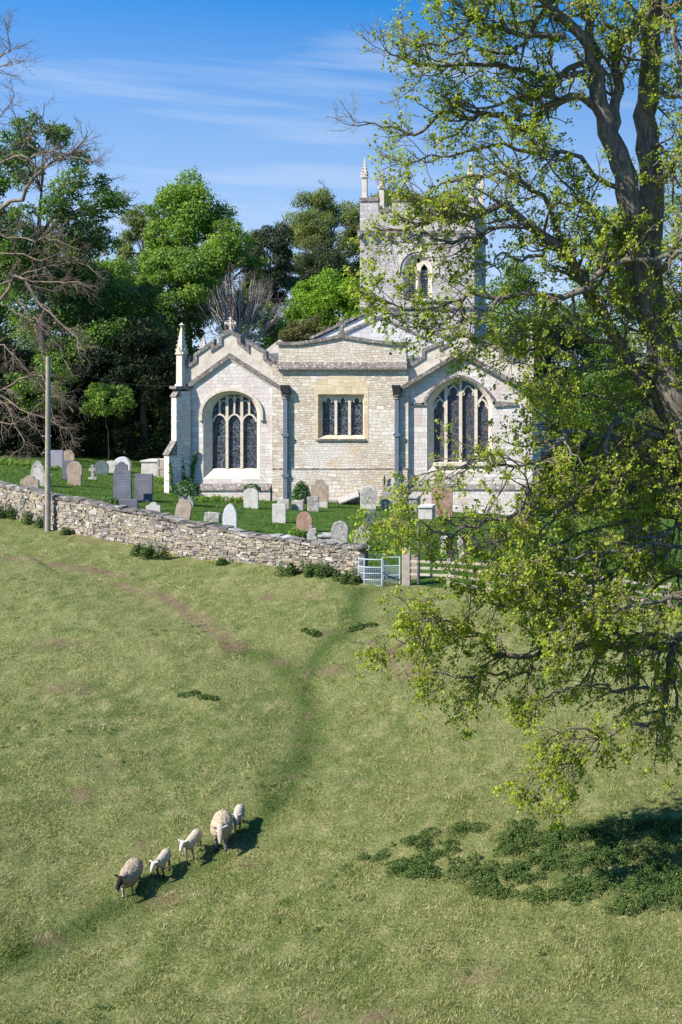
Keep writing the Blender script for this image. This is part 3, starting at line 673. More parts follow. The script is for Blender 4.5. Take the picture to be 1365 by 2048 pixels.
for i in range(9):
    u = 722 + i * 28; x = X(u, YT); m = MB()
    if i % 2 == 0: m.ell((x, YT - .16, Z(472, YT)), (.19, .20, .24), 8, 6); m.box(x - .17, x + .17, YT - .26, YT - .003, Z(471, YT), Z(467.3, YT))
    else: m.prism([(x - .15, Z(477, YT)), (x - .17, Z(467.3, YT)), (x + .17, Z(467.3, YT)), (x + .13, Z(477, YT))], YT - .24, YT - .003)
    part(m, 'carved_corbel', 'lichen_stone', bevel=.02)
for i in range(4):
    y = YT + .9 + i * 1.55; m = MB(); m.box(tr_ + .003, tr_ + .26, y - .15, y + .15, Z(476, YT), Z(467.3, YT)); part(m, 'carved_corbel', 'lichen_stone', bevel=.03)
comb = [(tl + .05, Z(617.7, YT))]
for i in range(38):
    x = tl + .1 + i * (tr_ - tl - .2) / 37; a_, b_ = Z(618.4, YT), Z(620.3, YT); comb += [(x - .05, a_), (x - .05, b_), (x + .05, b_), (x + .05, a_)]
m = MB(); m.prism(comb + [(tr_ - .05, Z(617.7, YT))], YT - .10, YT - .003); part(m, 'dentil_course', 'lichen_stone')
m = MB(); strip(m, pz(ob, YT), pz(ib, YT), YT + .004, YT + .28); bw_ = part(m, 'belfry_window', 'dressed')
la = [(815.5, 596), (815.5, 541), (817, 535), (823, 527), (829.5, 535), (831, 541), (831, 596)]; lb = [(u + 24.3, v) for u, v in la]
ring_oc = [(835.3 + 5.2 * math.cos(k * math.pi / 5), 520.5 + 5 * math.sin(k * math.pi / 5)) for k in range(10)]
m = MB(); m.prism(pz(ib, YT), YT + .26, YT + .42, [pz(la, YT), pz(lb, YT), pz(ring_oc, YT)]); sub(m, 'tracery', 'dressed', bw_)
m = MB(); x = X(835.3, YT); m.tube([(x, YT + .20, Z(596, YT)), (x, YT + .20, Z(546, YT))], .11, 10); m.pyramid((x, YT + .20), .15, .24, Z(546, YT), Z(541, YT), 8, 0); m.box(x - .21, x + .21, YT + .02, YT + .38, Z(540.9, YT), Z(539, YT)); sub(m, 'mullion', 'dressed', bw_)
m = MB()
for q in (la, lb):
    for i in range(13):
        v = 594 - i * 4.3; x0, x1 = X(q[0][0] - 1, YT), X(q[-1][0] + 1, YT)
        z = Z(v, YT); m.add([(x0, YT + .44, z), (x1, YT + .44, z), (x1, YT + .60, z + .13), (x0, YT + .60, z + .13), (x0, YT + .44, z + .025), (x1, YT + .44, z + .025), (x1, YT + .60, z + .155), (x0, YT + .60, z + .155)],
              [(0, 3, 2, 1), (4, 5, 6, 7), (0, 1, 5, 4), (1, 2, 6, 5), (2, 3, 7, 6), (3, 0, 4, 7)])
sub(m, 'louvre', 'louvre', bw_)
m = MB(); m.box(X(811, YT), X(861, YT), YT + .72, YT + .74, Z(598, YT), Z(510, YT)); sub(m, 'backing', 'void', bw_)
m = MB(); m.band(pz(arch(797, 874.5, 546, 540, 499.5, 2, .5), YT), .26, YT - .07, YT + .02); sub(m, 'hood_mould', 'parapet', bw_)
for x, y in ((tl + .27, YT + .27), (tr_ - .27, YT + .27), (tl + .27, yb - .27), (tr_ - .27, yb - .27)):
    s_ = YT / y; u = UC + x * F / y
    vb, vs, vt = (VC - (VC - q) * s_ for q in (396, 354, 311)); pinnacle(u, y, vb, vs, vt, 10 * s_, fin=False, mat='parapet')
# ------------------------------------------------------------------ dry stone wall, pole, gate, fence, gravestones
def tinted(name, stops, rough=.92, spots=None, bump=.5):
    t = NT(name); c = t.coord(); at = t.n('ShaderNodeAttribute', attribute_name='tint').outputs['Fac']
    col = t.ramp(at, stops); f = t.noise(c, 22, 5, .7)
    col = t.mix(.6, col, t.ramp(f, [(.25, .5), (.75, 1.4)]), 'MULTIPLY')
    for sc, lo, hi, pc, amt in (spots or ()): col = t.mix(t.math('MULTIPLY', t.ramp(t.noise(c, sc, 5, .7), [(lo, 0), (hi, 1)]), amt), col, pc)
    return t.done(t.principled(col, rough, t.bump(f, bump, .02), spec=.15))
M['wall_stone'] = tinted('dry_stone', [(0, (.10, .09, .08)), (.25, (.20, .18, .155)), (.5, (.285, .25, .20)), (.7, (.34, .275, .185)), (.85, (.36, .335, .30)), (1, (.56, .54, .50))],
                         spots=[(.8, .55, .68, (.30, .28, .26), .55), (6, .60, .68, (.64, .62, .58), .6)])
M['wall_cope'] = tinted('wall_coping', [(0, (.085, .075, .068)), (.5, (.16, .14, .125)), (.8, (.23, .21, .19)), (1, (.46, .44, .41))], spots=[(4, .58, .66, (.60, .58, .54), .7), (2, .6, .7, (.10, .10, .05), .5)])
M['wall_core'] = mottled('wall_core', [(.3, (.05, .043, .035)), (.7, (.10, .085, .07))], 8)

wpl = [np.array((X(u, y), y)) for u, y in WALL_UY]
wtop = {-150: 945, 0: 966, 100: 988, 200: 1007, 300: 1026, 400: 1048, 500: 1066, 600: 1080, 722: 1095}
top_z = [Z(wtop[u], y) for u, y in WALL_UY]
acc = [0]
for a, b in zip(wpl[:-1], wpl[1:]): acc.append(acc[-1] + np.hypot(*(b - a)))
LW = acc[-1]
def wall_at(s):
    s = min(max(s, 0), LW); x = np.interp(s, acc, [p[0] for p in wpl]); y = np.interp(s, acc, [p[1] for p in wpl]); zt = np.interp(s, acc, top_z)
    i = min(max(np.searchsorted(acc, s) - 1, 0), len(wpl) - 2); d = wpl[i + 1] - wpl[i]; d = d / np.hypot(*d)
    return x, y, zt + .03 * math.sin(s * 1.7) + .02 * math.sin(s * 4.1), d
wall = empty('dry_stone_wall', (wpl[4][0], wpl[4][1], gz(*wpl[4])))
tag(wall, 'long dry stone wall of cream and grey limestone running downhill between field and churchyard', 'wall')
body_, cope_, core_ = MB(), MB(), MB()
def stone(m, s0, s1, z0a, z1a, z0b, z1b, f0, f1, jit=.012):
    """a rough block: s along the wall, a/b ends, f0/f1 offsets from the wall face"""
    vs = []
    for s, za, zb in ((s0, z0a, z1a), (s1, z0b, z1b)):
        x, y, _, d = wall_at(s); n = np.array((d[1], -d[0]))      # outward, to the field
        for z in (za, zb):
            for f in (f0, f1):
                j = rng.normal(0, jit, 3); vs.append((x + n[0] * f + j[0], y + n[1] * f + j[1], z + j[2] * .7))
    m.add(vs, [(0, 1, 3, 2), (4, 6, 7, 5), (0, 4, 5, 1), (2, 3, 7, 6), (1, 5, 7, 3), (0, 2, 6, 4)])
NC = 16
for k in range(NC):
    s = 0.0
    while s < LW - .02:
        L = float(rng.choice([.12, .18, .25, .32, .44], p=[.2, .3, .25, .17, .08])) * rng.uniform(.85, 1.15); e = min(s + L, LW)
        def lv(q, kk):
            x, y, zt, d = wall_at(q); zb = min(FIELD([(x + d[1] * .25, y - d[0] * .25)])[0], zt - .5) - .12
            f = kk / NC; f = f + .012 * math.sin(q * 1.9 + kk * 2.1)
            return zb + (zt - .13 - zb) * min(max(f, 0), 1)
        body_.tint = float(np.clip(rng.normal(.48, .24), 0, 1)); pr = rng.uniform(-.02, .035)
        split = rng.random() < .12
        stone(body_, s + .006, e - .006, lv(s, k) + .006, lv(s, k + 1) - .006, lv(e, k) + .006, lv(e, k + 1) - .006, -.12, .02 + pr)
        s = e
s = 0.0
while s < LW:                                                     # rough flat stones along the top
    L = rng.uniform(.18, .5); e = min(s + L, LW); z0, z1 = wall_at(s)[2], wall_at(e)[2]; h = rng.uniform(-.03, .03)
    cope_.tint = float(np.clip(rng.normal(.5, .25), 0, 1)); stone(cope_, s + .003, e - .003, z0 - .14, z0 - .055 + h, z1 - .14, z1 - .055 + h, -.52, .06 + rng.uniform(-.02, .03))
    cope_.tint = float(np.clip(rng.normal(.5, .28), 0, 1)); stone(cope_, s + .01, e - .005, z0 - .06 + h, z0 + h + rng.uniform(-.02, .04), z1 - .06 + h, z1 + h + rng.uniform(-.02, .04), -.42 + rng.uniform(-.04, .04), -.02 + rng.uniform(-.03, .04), .02)
    s = e
for i in range(60):
    s0, s1 = LW * i / 60, LW * (i + 1) / 60; a0, a1 = wall_at(s0), wall_at(s1)
    zb0, zb1 = gz(a0[0] + .3, a0[1] - .3) - .8, gz(a1[0] + .3, a1[1] - .3) - .8
    stone(core_, s0, s1, zb0, a0[2] - .12, zb1, a1[2] - .12, -.46, -.03, 0)
x, y, zt, d = wall_at(LW)
for k in range(8):                                                # the built end beside the gate
    z0 = gz(x, y - .4) + (zt - gz(x, y - .4)) * k / 8; z1 = z0 + (zt - gz(x, y - .4)) / 8 - .012
    body_.tint = float(rng.uniform(.05, .5)); body_.add([(x + dx, y + dy, z) for dx in (-.02, .16) for dy in (-.06, .42) for z in (z0, z1)], [(0, 1, 3, 2), (4, 6, 7, 5), (0, 4, 5, 1), (2, 3, 7, 6), (1, 5, 7, 3), (0, 2, 6, 4)])
cope_.tint = .15; cope_.ell((x + .02, y + .12, zt - .02), (.26, .34, .15), 10, 6)
body_.build('stone_face', M['wall_stone'], wall); cope_.build('coping', M['wall_cope'], wall); core_.build('core', M['wall_core'], wall)

# --- telegraph pole and its wire
M['pole_wood'] = mottled('weathered_pole', [(.3, (.23, .20, .17)), (.6, (.36, .31, .27)), (.8, (.40, .37, .33))], 3, bump=.3, spots=[(2, .5, .62, (.27, .25, .09), .5)])
p0 = hit(96, 1062); x, y, z = p0
pole = empty('telegraph_pole', p0); tag(pole, 'tall bare wooden telegraph pole in the field against the stone wall', 'pole')
m = MB(); zt = Z(713, y); m.tube([(x, y, z - .3), (x + .01, y, (z + zt) / 2), (x + .02, y, zt)], [.128, .115, .098], 14); m.build('post', M['pole_wood'], pole, smooth=False)
M['galv'] = mottled('galvanised_steel', [(.3, (.33, .39, .43)), (.7, (.50, .57, .61))], 9, rough=.45, bump=.05)
M['dark_metal'] = mottled('dark_grey_metal', [(.3, (.06, .065, .075)), (.7, (.11, .115, .13))], 9, rough=.5, bump=.05)
m = MB(); m.tube([(x - .15, y - .02, z - .1), (x - .15, y - .02, z + 1.2)], .035, 8); m.build('cable_guard', M['dark_metal'], pole)
for i, v in enumerate((872, 905, 950, 985)):
    m = MB(); zz_ = Z(v, y); m.tube([(x - .22, y - .05, zz_), (x + .2, y - .05, zz_ + .015)], .012, 6); m.build('step_bolt', M['galv'], pole)
m = MB(); a = Vector((x + .1, y, Z(727, y))); b = Vector((X(352, YL), YL, Z(771, YL)))
m.tube([a.lerp(b, t_) - Vector((0, 0, .35 * 4 * t_ * (1 - t_))) for t_ in [i / 14 for i in range(15)]], .011, 5)
tag(m.build('overhead_wire', M['dark_metal']), 'thin dark wire sagging from the wooden pole to the church corner', 'wire')

# --- kissing gate of galvanised bars and mesh
Yg = 53.4; gb = hit(740, 1171); gzb = Z(1171, Yg); gzt = Z(1114, Yg); R = .86; cx = X(761, Yg)
gate = empty('kissing_gate', (cx, Yg, gzb)); tag(gate, 'galvanised steel kissing gate with a curved mesh cage at the end of the stone wall', 'gate')
m = MB(); arc = [(cx + R * math.cos(a), Yg + .05 - R * .62 * math.sin(a)) for a in [math.pi - i * (math.pi * .56) / 10 for i in range(11)]]
for f in (.0, .22, .45, .68, .97): m.tube([(px, py, gzb + .06 + (gzt - gzb - .06) * f) for px, py in arc], .024 if f in (0, .97) else .018, 6)
for i in (0, 5, 10): m.tube([(*arc[i], gzb - .1), (*arc[i], gzt)], .028, 8)
m.build('cage', M['galv'], gate)
m = MB()
for k in range(19):
    t_ = k / 18 * 10; i = min(int(t_), 9); q = np.array(arc[i]) + (np.array(arc[i + 1]) - np.array(arc[i])) * (t_ - i); m.tube([(*q, gzb + .07), (*q, gzb + .07 + (gzt - gzb) * .66)], .0045, 4)
for k in range(14):
    zq = gzb + .07 + (gzt - gzb) * .66 * k / 13; m.tube([(px, py, zq) for px, py in arc], .0045, 4)
m.build('wire_mesh', M['galv'], gate)
m = MB(); gx0, gx1, gy = X(766.5, Yg), X(799, Yg), Yg + .02
for f in (.03, .35, .68, .98): zq = gzb + (gzt - gzb) * f; m.tube([(gx0, gy, zq), (gx1, gy + .1, zq)], .022, 6)
for xx in (gx0, gx1): m.tube([(xx, gy + (.1 if xx == gx1 else 0), gzb - .12), (xx, gy + (.1 if xx == gx1 else 0), gzt)], .03, 8)
m.build('gate_leaf', M['galv'], gate)
m = MB()
for k in range(13): xx = gx0 + (gx1 - gx0) * (k + .5) / 13; m.tube([(xx, gy + .1 * (k + .5) / 13, gzb + .05), (xx, gy + .1 * (k + .5) / 13, gzb + (gzt - gzb) * .66)], .0045, 4)
for k in range(13): zq = gzb + .05 + (gzt - gzb) * .62 * k / 12; m.tube([(gx0, gy, zq), (gx1, gy + .1, zq)], .0045, 4)
m.build('wire_mesh', M['galv'], gate)
m = MB(); m.tube([(cx + .02, Yg + .9, gzb - .1), (cx + .02, Yg + .9, gzt)], .03, 8); m.tube([(cx - .7, Yg + .7, gzb + .5), (cx + .02, Yg + .9, gzb + .5)], .02, 6); m.tube([(cx - .7, Yg + .7, gzt - .03), (cx + .02, Yg + .9, gzt - .03)], .02, 6); m.tube([(cx - .7, Yg + .7, gzb - .1), (cx - .7, Yg + .7, gzt)], .03, 8); m.build('rear_frame', M['galv'], gate)

M['fence_wood'] = mottled('weathered_oak', [(.3, (.26, .22, .17)), (.6, (.40, .35, .28)), (.8, (.47, .43, .37))], 3, bump=.4, spots=[(7, .6, .68, (.12, .10, .08), .5)])
M['post_wood'] = mottled('grey_pink_post', [(.3, (.30, .24, .20)), (.7, (.46, .40, .35))], 3, bump=.3, spots=[(3, .58, .68, (.20, .13, .11), .6)])
M['yellow'] = mottled('yellow_waymark', [(.3, (.70, .48, .02)), (.7, (.82, .60, .03))], 5, bump=0)
x, y = X(814, Yg), Yg; gp_ = empty('gate_post', (x, y, Z(1174, y))); tag(gp_, 'thick square wooden gate post with a yellow waymark disc near its top', 'post')
m = MB(); m.box(x - .17, x + .15, y - .12, y + .16, Z(1178, y), Z(1096, y)); m.build('post', M['post_wood'], gp_, bevel=.02)
m = MB(); m.box(x - .15, x - .04, y - .145, y - .121, Z(1106, y), Z(1099.5, y)); m.build('waymark', M['yellow'], gp_)
x, y = X(837.5, 52.6), 52.6; sp_ = MB(); sp_.tube([(x, y, Z(1168, y)), (x + .02, y, Z(1050, y))], .055, 12); sp_.ell((x + .02, y, Z(1050, y)), (.057, .057, .03), 10, 4)
tag(sp_.build('sign_post', M['dark_metal'], smooth=False), 'slim dark grey metal post standing beside the wooden gate post', 'post')
# post and rail fence
fence = empty('post_and_rail_fence', (X(977, 51.7), 51.7, gz(X(977, 51.7), 51.7))); tag(fence, 'weathered post and rail fence running right from the gate under the tree', 'fence')
fpts = [(818, 53.35), (897, 52.6), (977, 51.7), (1062, 51.15), (1150, 50.6), (1250, 50.0), (1340, 49.4)]
fb = [1168, 1171, 1185, 1195, 1208, 1222, 1236]; ft = [1119, 1121, 1124, 1133, 1144, 1157, 1170]
for i, (u, yy) in enumerate(fpts):
    if i == 0: continue
    x = X(u, yy); m = MB(); zt = Z(ft[i], yy) + .06; m.box(x - .075, x + .075, yy + .03, yy + .15, Z(fb[i], yy) - .4, zt); m.build('fence_post', M['fence_wood'], fence, bevel=.012)
for i in range(len(fpts) - 1):
    for f in (.08, .34, .60, .88):
        (u0, y0), (u1, y1) = fpts[i], fpts[i + 1]; z0 = Z(ft[i] + (fb[i] - ft[i]) * f, y0); z1 = Z(ft[i + 1] + (fb[i + 1] - ft[i + 1]) * f, y1)
        if f > .8 and i == 0: continue
        m = MB(); x0, x1 = X(u0, y0), X(u1, y1); h = .05; j = rng.uniform(-.012, .012, 2); z0 += j[0]; z1 += j[1]
        m.add([(x0, y0 - .02, z0 - h), (x1, y1 - .02, z1 - h), (x1, y1 + .025, z1 - h), (x0, y0 + .025, z0 - h), (x0, y0 - .02, z0 + h), (x1, y1 - .02, z1 + h), (x1, y1 + .025, z1 + h), (x0, y0 + .025, z0 + h)],
              [(0, 3, 2, 1), (4, 5, 6, 7), (0, 1, 5, 4), (1, 2, 6, 5), (2, 3, 7, 6), (3, 0, 4, 7)])
        m.build('rail', M['fence_wood'], fence, bevel=.008)

# --- gravestones
GS = {
 'grey': mottled('grave_grey', [(.3, (.24, .22, .19)), (.55, (.36, .33, .29)), (.75, (.46, .43, .38))], 3.5, bump=.6, per_object=True, spots=[(6, .55, .63, (.62, .59, .53), .75), (3, .6, .7, (.14, .13, .11), .6)]),
 'brown': mottled('grave_brown', [(.3, (.24, .18, .13)), (.55, (.36, .28, .21)), (.75, (.44, .37, .29))], 3, bump=.5, per_object=True, spots=[(4, .57, .66, (.48, .44, .38), .7), (9, .62, .68, (.60, .57, .50), .6)]),
 'red': mottled('grave_red', [(.3, (.25, .14, .10)), (.55, (.34, .21, .155)), (.75, (.40, .29, .23))], 3.5, bump=.5, per_object=True, spots=[(7, .58, .66, (.52, .46, .40), .6)]),
 'pale': mottled('grave_pale', [(.3, (.40, .37, .32)), (.55, (.54, .51, .46)), (.75, (.62, .60, .56))], 3, bump=.5, per_object=True, spots=[(5, .58, .66, (.28, .26, .23), .6), (8, .62, .68, (.50, .36, .18), .6)]),
 'slate': mottled('grave_slate', [(.3, (.095, .095, .12)), (.6, (.14, .14, .17)), (.8, (.17, .17, .20))], 2, rough=.6, bump=.2, per_object=True, spots=[(4, .62, .72, (.22, .22, .24), .5)]),
 'green': mottled('grave_green_slate', [(.3, (.07, .10, .10)), (.6, (.12, .16, .155)), (.8, (.17, .21, .19))], 2.5, rough=.6, bump=.25, per_object=True, spots=[(4, .6, .7, (.24, .26, .22), .5)]),
 'white': mottled('grave_white', [(.3, (.50, .50, .49)), (.6, (.60, .60, .59)), (.8, (.66, .66, .64))], 3, bump=.3, per_object=True, spots=[(9, .58, .66, (.34, .34, .33), .6)]),
 'lichen': mottled('grave_lichen', [(.3, (.16, .15, .135)), (.5, (.30, .28, .25)), (.7, (.46, .44, .40))], 5, bump=.8, per_object=True, spots=[(11, .54, .61, (.66, .64, .59), .85), (4, .6, .68, (.10, .09, .085), .7), (7, .66, .71, (.50, .34, .12), .6)]),
 'lilac': mottled('grave_lilac_slate', [(.3, (.22, .20, .25)), (.7, (.31, .29, .34))], 2, rough=.6, bump=.2, per_object=True),
 'dark': mottled('grave_dark', [(.3, (.035, .032, .032)), (.7, (.075, .068, .066))], 3, bump=.4, per_object=True),
}
def prof(kind, w, h):
    a = w / 2
    def arc(cx, cz, r, a0, a1, n=10): return [(cx + r * math.cos(math.radians(a0 + (a1 - a0) * i / n)), cz + r * math.sin(math.radians(a0 + (a1 - a0) * i / n))) for i in range(n + 1)]
    if kind == 'rect': t = [(a, h), (-a, h)]
    elif kind == 'rough': t = [(a * .96, h * .93), (a * .5, h), (-.1 * a, h * .97), (-a * .7, h * .99), (-a, h * .9)]
    elif kind == 'round': t = arc(0, h - a, a, 0, 180, 14)
    elif kind == 'segment': t = [(a * math.cos(q), h - .3 * w + .3 * w * math.sin(q)) for q in [math.pi * i / 14 for i in range(15)]]
    elif kind == 'point': t = [(a, h - 1.0 * w), (a * .95, h - .72 * w), (a * .75, h - .4 * w), (a * .42, h - .14 * w), (0, h), (-a * .42, h - .14 * w), (-a * .75, h - .4 * w), (-a * .95, h - .72 * w), (-a, h - 1.0 * w)]
    elif kind == 'shoulder': t = [(a, h - .42 * w), (a * .93, h - .34 * w), (a * .62, h - .32 * w)] + arc(0, h - .31 * w, .31 * w, 0, 180, 10) + [(-a * .62, h - .32 * w), (-a * .93, h - .34 * w), (-a, h - .42 * w)]
    elif kind == 'ogee': t = [(a, h - .28 * w), (a * .85, h - .22 * w), (a * .6, h - .2 * w), (a * .4, h - .06 * w), (a * .15, h), (-a * .15, h), (-a * .4, h - .06 * w), (-a * .6, h - .2 * w), (-a * .85, h - .22 * w), (-a, h - .28 * w)]
    elif kind == 'keyhole': t = [(a * .86, h - .95 * w), (a, h - .75 * w)] + arc(0, h - a, a, 0, 180, 14)[1:-1] + [(-a, h - .75 * w), (-a * .86, h - .95 * w)]
    b = [(-a * (.86 if kind == 'keyhole' else 1), -.25), (a * (.86 if kind == 'keyhole' else 1), -.25)]
    return b + t
def grave(u, vf, vt, wpx, kind, mat, label, tilt=0, back=0, yaw=0, th=.13, Y=None, name='gravestone', group='gravestones in the churchyard'):
    if Y: p = P3(u, vf, Y); p[2] = min(p[2], gz(p[0], p[1]) + .02)
    else: p = hit(u, vf + 1.5, 54.2)
    s = p[1] / F; h = (vf - vt) * s; wd = wpx * s
    m = MB(); m.prism(prof(kind, wd, h), -th / 2, th / 2)
    o = m.build(name, GS[mat], bevel=.014)
    o.location = p; o.rotation_euler = (math.radians(back), math.radians(tilt), math.radians(yaw))
    return tag(o, label, 'gravestone', group)
def panel(o, w, z0, z1, th=.13, mat='grey', d=.006, kind='rect'):
    m = MB(); m.prism([(px, pz_ + z0) for px, pz_ in prof(kind, w, z1 - z0)[2:]] + [(-w / 2, z0), (w / 2, z0)], -th / 2 - d, -th / 2 + .004); q = m.build('carved_panel', GS[mat]); q.parent = o; return q
def lines(o, w, z0, z1, n, th=.13):
    """worn inscription: rows of short cut marks, too weathered to read"""
    for i in range(n):
        z = z1 - (z1 - z0) * i / max(1, n - 1); ww = w * rng.uniform(.5, .85); m = MB(); xx = -ww / 2
        while xx < ww / 2:
            L = rng.uniform(.04, .14); m.box(xx, min(xx + L, ww / 2), -th / 2 - .003, -th / 2 + .002, z - .012, z + .012); xx += L + .025
        q = m.build('worn_inscription', M['lettering']); q.parent = o
M['lettering'] = mottled('worn_cut_letters', [(.3, (.22, .22, .25)), (.7, (.30, .30, .33))], 8, bump=0)
grave(60, 983, 949, 37, 'ogee', 'brown', 'squat brown shouldered gravestone just behind the upper end of the stone wall', tilt=1)
o = grave(78, 970, 919, 30, 'point', 'grey', 'grey pointed gravestone with a paler arched panel, half hidden by the pole', tilt=-2); panel(o, .52, .15, .95, mat='pale', kind='point')
grave(114.5, 933, 899, 25, 'rect', 'lilac', 'broad lilac slate slab standing under the dark trees behind the pole')
grave(137.5, 932, 898, 24, 'round', 'brown', 'small brown round topped gravestone at the back beside the lilac slab')
grave(137, 958, 919, 23, 'rect', 'slate', 'dark slate slab half behind the brown keyhole shaped gravestone')
grave(149.5, 969, 921, 31, 'keyhole', 'brown', 'brown gravestone with a wide round head like a keyhole', tilt=1)
grave(202, 947, 920, 28, 'round', 'green', 'dark greenish round slate leaning sideways near the small stone cross', tilt=9)
grave(222, 944, 920, 25, 'segment', 'pale', 'small pale stone with low curved top between dark slate and white stone')
grave(245, 944, 912, 33, 'round', 'white', 'white lichened round topped gravestone at the foot of the dark yews', th=.3)
grave(243.5, 950, 922, 25, 'ogee', 'slate', 'dark grey shouldered stone standing right in front of the white round one')
o = grave(246, 1003, 940, 35, 'rect', 'slate', 'tall blue grey slate slab with worn inscription, taller of the slate pair', tilt=-1.5, back=-3); lines(o, .75, .5, 1.3, 7)
o = grave(287, 1000, 946, 35, 'rect', 'slate', 'dark slate slab with faint lettering, right hand of the slate pair', tilt=1, back=-3); lines(o, .7, .35, 1.15, 8)
grave(258, 1022, 997, 37, 'rect', 'slate', 'low wide slate in front of the pair of tall slate slabs')
grave(307.5, 1030, 1003, 29, 'ogee', 'pale', 'small pale greenish shouldered stone just behind the middle of the wall')
grave(373, 1010, 970, 29, 'segment', 'grey', 'grey round topped gravestone capped with ivy at the church corner', tilt=1)
grave(363, 1046, 998, 31, 'round', 'brown', 'brown round topped gravestone leaning right behind the stone wall', tilt=9, back=-4)
grave(425, 1042, 1023, 30, 'rough', 'lichen', 'small broken lichened block tilted in the mown grass', tilt=6, th=.3)
grave(460, 1061, 1005, 28, 'point', 'white', 'pale grey pointed gravestone standing behind the middle of the wall', tilt=1)
grave(503, 1015, 975, 29, 'segment', 'pale', 'cream gravestone draped with ivy below the south chapel window', tilt=-1)
grave(567, 1018, 997, 24, 'rect', 'grey', 'small grey square headstone behind the whiter square one')
grave(559, 1044, 1006, 27, 'rect', 'pale', 'whitish square topped gravestone alone in the mown grass')
o = grave(640, 1013, 957, 34, 'shoulder', 'brown', 'tall shouldered brown gravestone with pale foot against the chancel wall'); panel(o, .8, -.1, .28, mat='pale')
grave(596, 1019, 999, 23, 'rect', 'grey', 'little grey block headstone in front of the ivy dome')
grave(627, 1021, 992, 23, 'rect', 'lichen', 'small lichen spotted square headstone before the tall shouldered stone', tilt=-1)
o = grave(737, 1018, 970, 31, 'segment', 'pale', 'carved gravestone with dark arched panel below the right rainwater pipe'); panel(o, .72, .32, 1.2, mat='lichen', kind='round')
grave(782, 1020, 971, 37, 'ogee', 'lichen', 'broad lichened gravestone directly under the right rainwater pipe', tilt=-1)
grave(738, 1053, 1016, 22, 'rect', 'green', 'thin green slate leaning in the open grass', tilt=4)
grave(609, 1062, 1022, 31, 'round', 'red', 'reddish brown round topped gravestone beside a tuft of long grass', tilt=1)
grave(678.5, 1093, 1040, 33, 'round', 'lichen', 'streaked grey round topped gravestone behind the lower end of the wall', tilt=3)
grave(723, 1098, 1048, 33, 'shoulder', 'lichen', 'shouldered lichened gravestone leaning right at the wall end by the gate', tilt=6)
grave(884, 1033, 976, 42, 'rect', 'red', 'large pinkish slab standing against the north chapel plinth', tilt=1)
grave(826, 1140, 1092, 26, 'rough', 'brown', 'pinkish rough stone standing just behind the gate post', Y=54.6)
grave(925, 1115, 1070, 11, 'rect', 'pale', 'narrow pale leaning stone post near the dark slab', tilt=-7, th=.16)
grave(950, 1112, 1066, 36, 'rect', 'dark', 'dark brown slab leaning strongly over in the grass under the tree', tilt=-22)
grave(1018, 1150, 1124, 36, 'rough', 'lichen', 'chunky white lichened stone block beside the fence under the tree', Y=51.6, th=.4)
# small stone cross among the upper graves
def cross(u, vf, vt, wpx, mat, label, name='stone_cross', wheel=False, Y=None):
    p = hit(u, vf + 1, 54.2) if not Y else P3(u, vf, Y); s = p[1] / F; h = (vf - vt) * s; a = wpx * s / 2; m = MB()
    if wheel:
        r = a; zc = h - r; m.prism([(-.11, -.2), (.11, -.2), (.08, zc - r + .03), (-.08, zc - r + .03)], -.05, .05)
        m.band([(r * .82 * math.cos(k * math.pi / 10), zc + r * .82 * math.sin(k * math.pi / 10)) for k in range(20)], r * .26, -.045, .045, closed=True)
        m.box(-r * .70, r * .70, -.04, .04, zc - .035, zc + .035); m.box(-.036, .036, -.038, .038, zc - r * .70, zc + r * .70)
        m.ell((-.14, 0, zc - r * 1.15), (.06, .045, .09), 8, 5); m.ell((.14, 0, zc - r * 1.15), (.06, .045, .09), 8, 5)
    else:
        zc = h * .68; m.prism([(-.28, -.2), (.28, -.2), (.22, h * .16), (.075, h * .2), (.07, zc - .08), (a, zc - .09), (a, zc + .09), (.07, zc + .08), (.08, h), (-.08, h), (-.07, zc + .08), (-a, zc + .09), (-a, zc - .09), (-.07, zc - .08), (-.075, h * .2), (-.22, h * .16)], -.07, .07)
    o = m.build(name, GS[mat], bevel=.01); o.location = p; return tag(o, label, 'cross', 'grave crosses')
cross(186, 958, 929, 14, 'lichen', 'small lichened stone cross among the graves at the top of the slope')
cross(857, 1121, 1082, 19, 'dark', 'dark wheel headed grave cross nearer the metal sign post', wheel=True)
cross(901, 1124, 1082, 20, 'dark', 'dark wheel headed grave cross beside the white pedestal', wheel=True)
# pedestal, chest tombs, ledgers
p = hit(889, 1106); m = MB(); m.pyramid((0, 0), .30, .26, -.1, .16); m.pyramid((0, 0), .17, .13, .16, .62); m.pyramid((0, 0), .22, .24, .62, .74); o = m.build('pedestal', GS['pale'], bevel=.01); o.location = p; tag(o, 'short white stone pedestal between the two dark wheel crosses', 'monument')
def tomb(u0, u1, vf, vt, mat, label, depth=.9, slab=True, taper=0, Y=None):
    p = hit((u0 + u1) / 2, vf, 54.2) if not Y else P3((u0 + u1) / 2, vf, Y); s = p[1] / F; a = (u1 - u0) * s / 2; h = (vf - vt) * s
    e = empty('chest_tomb', p); tag(e, label, 'tomb', 'chest tombs')
    def mk(m, n, mt): o = m.build(n, GS[mt], bevel=.015); o.parent = e; o.matrix_parent_inverse = Matrix.Identity(4); return o
    m = MB(); m.prism([(-a * .95, -.2), (a * .95, -.2), (a * (.9 - taper), h - .1), (-a * (.9 - taper), h - .1)], 0, depth); mk(m, 'chest', mat)
    m = MB(); m.box(-a * (1 - taper), a * (1 - taper), -.06, depth + .06, h - .098, h); mk(m, 'top_slab', mat)
    return e
tomb(281, 325, 951, 921, 'pale', 'pale chest tomb with flat top standing under the yews near the church corner', 1.6)
tomb(800, 836, 1024, 994, 'lichen', 'low lichened chest tomb beside the right rainwater pipe, mostly behind leaves', 1.2)
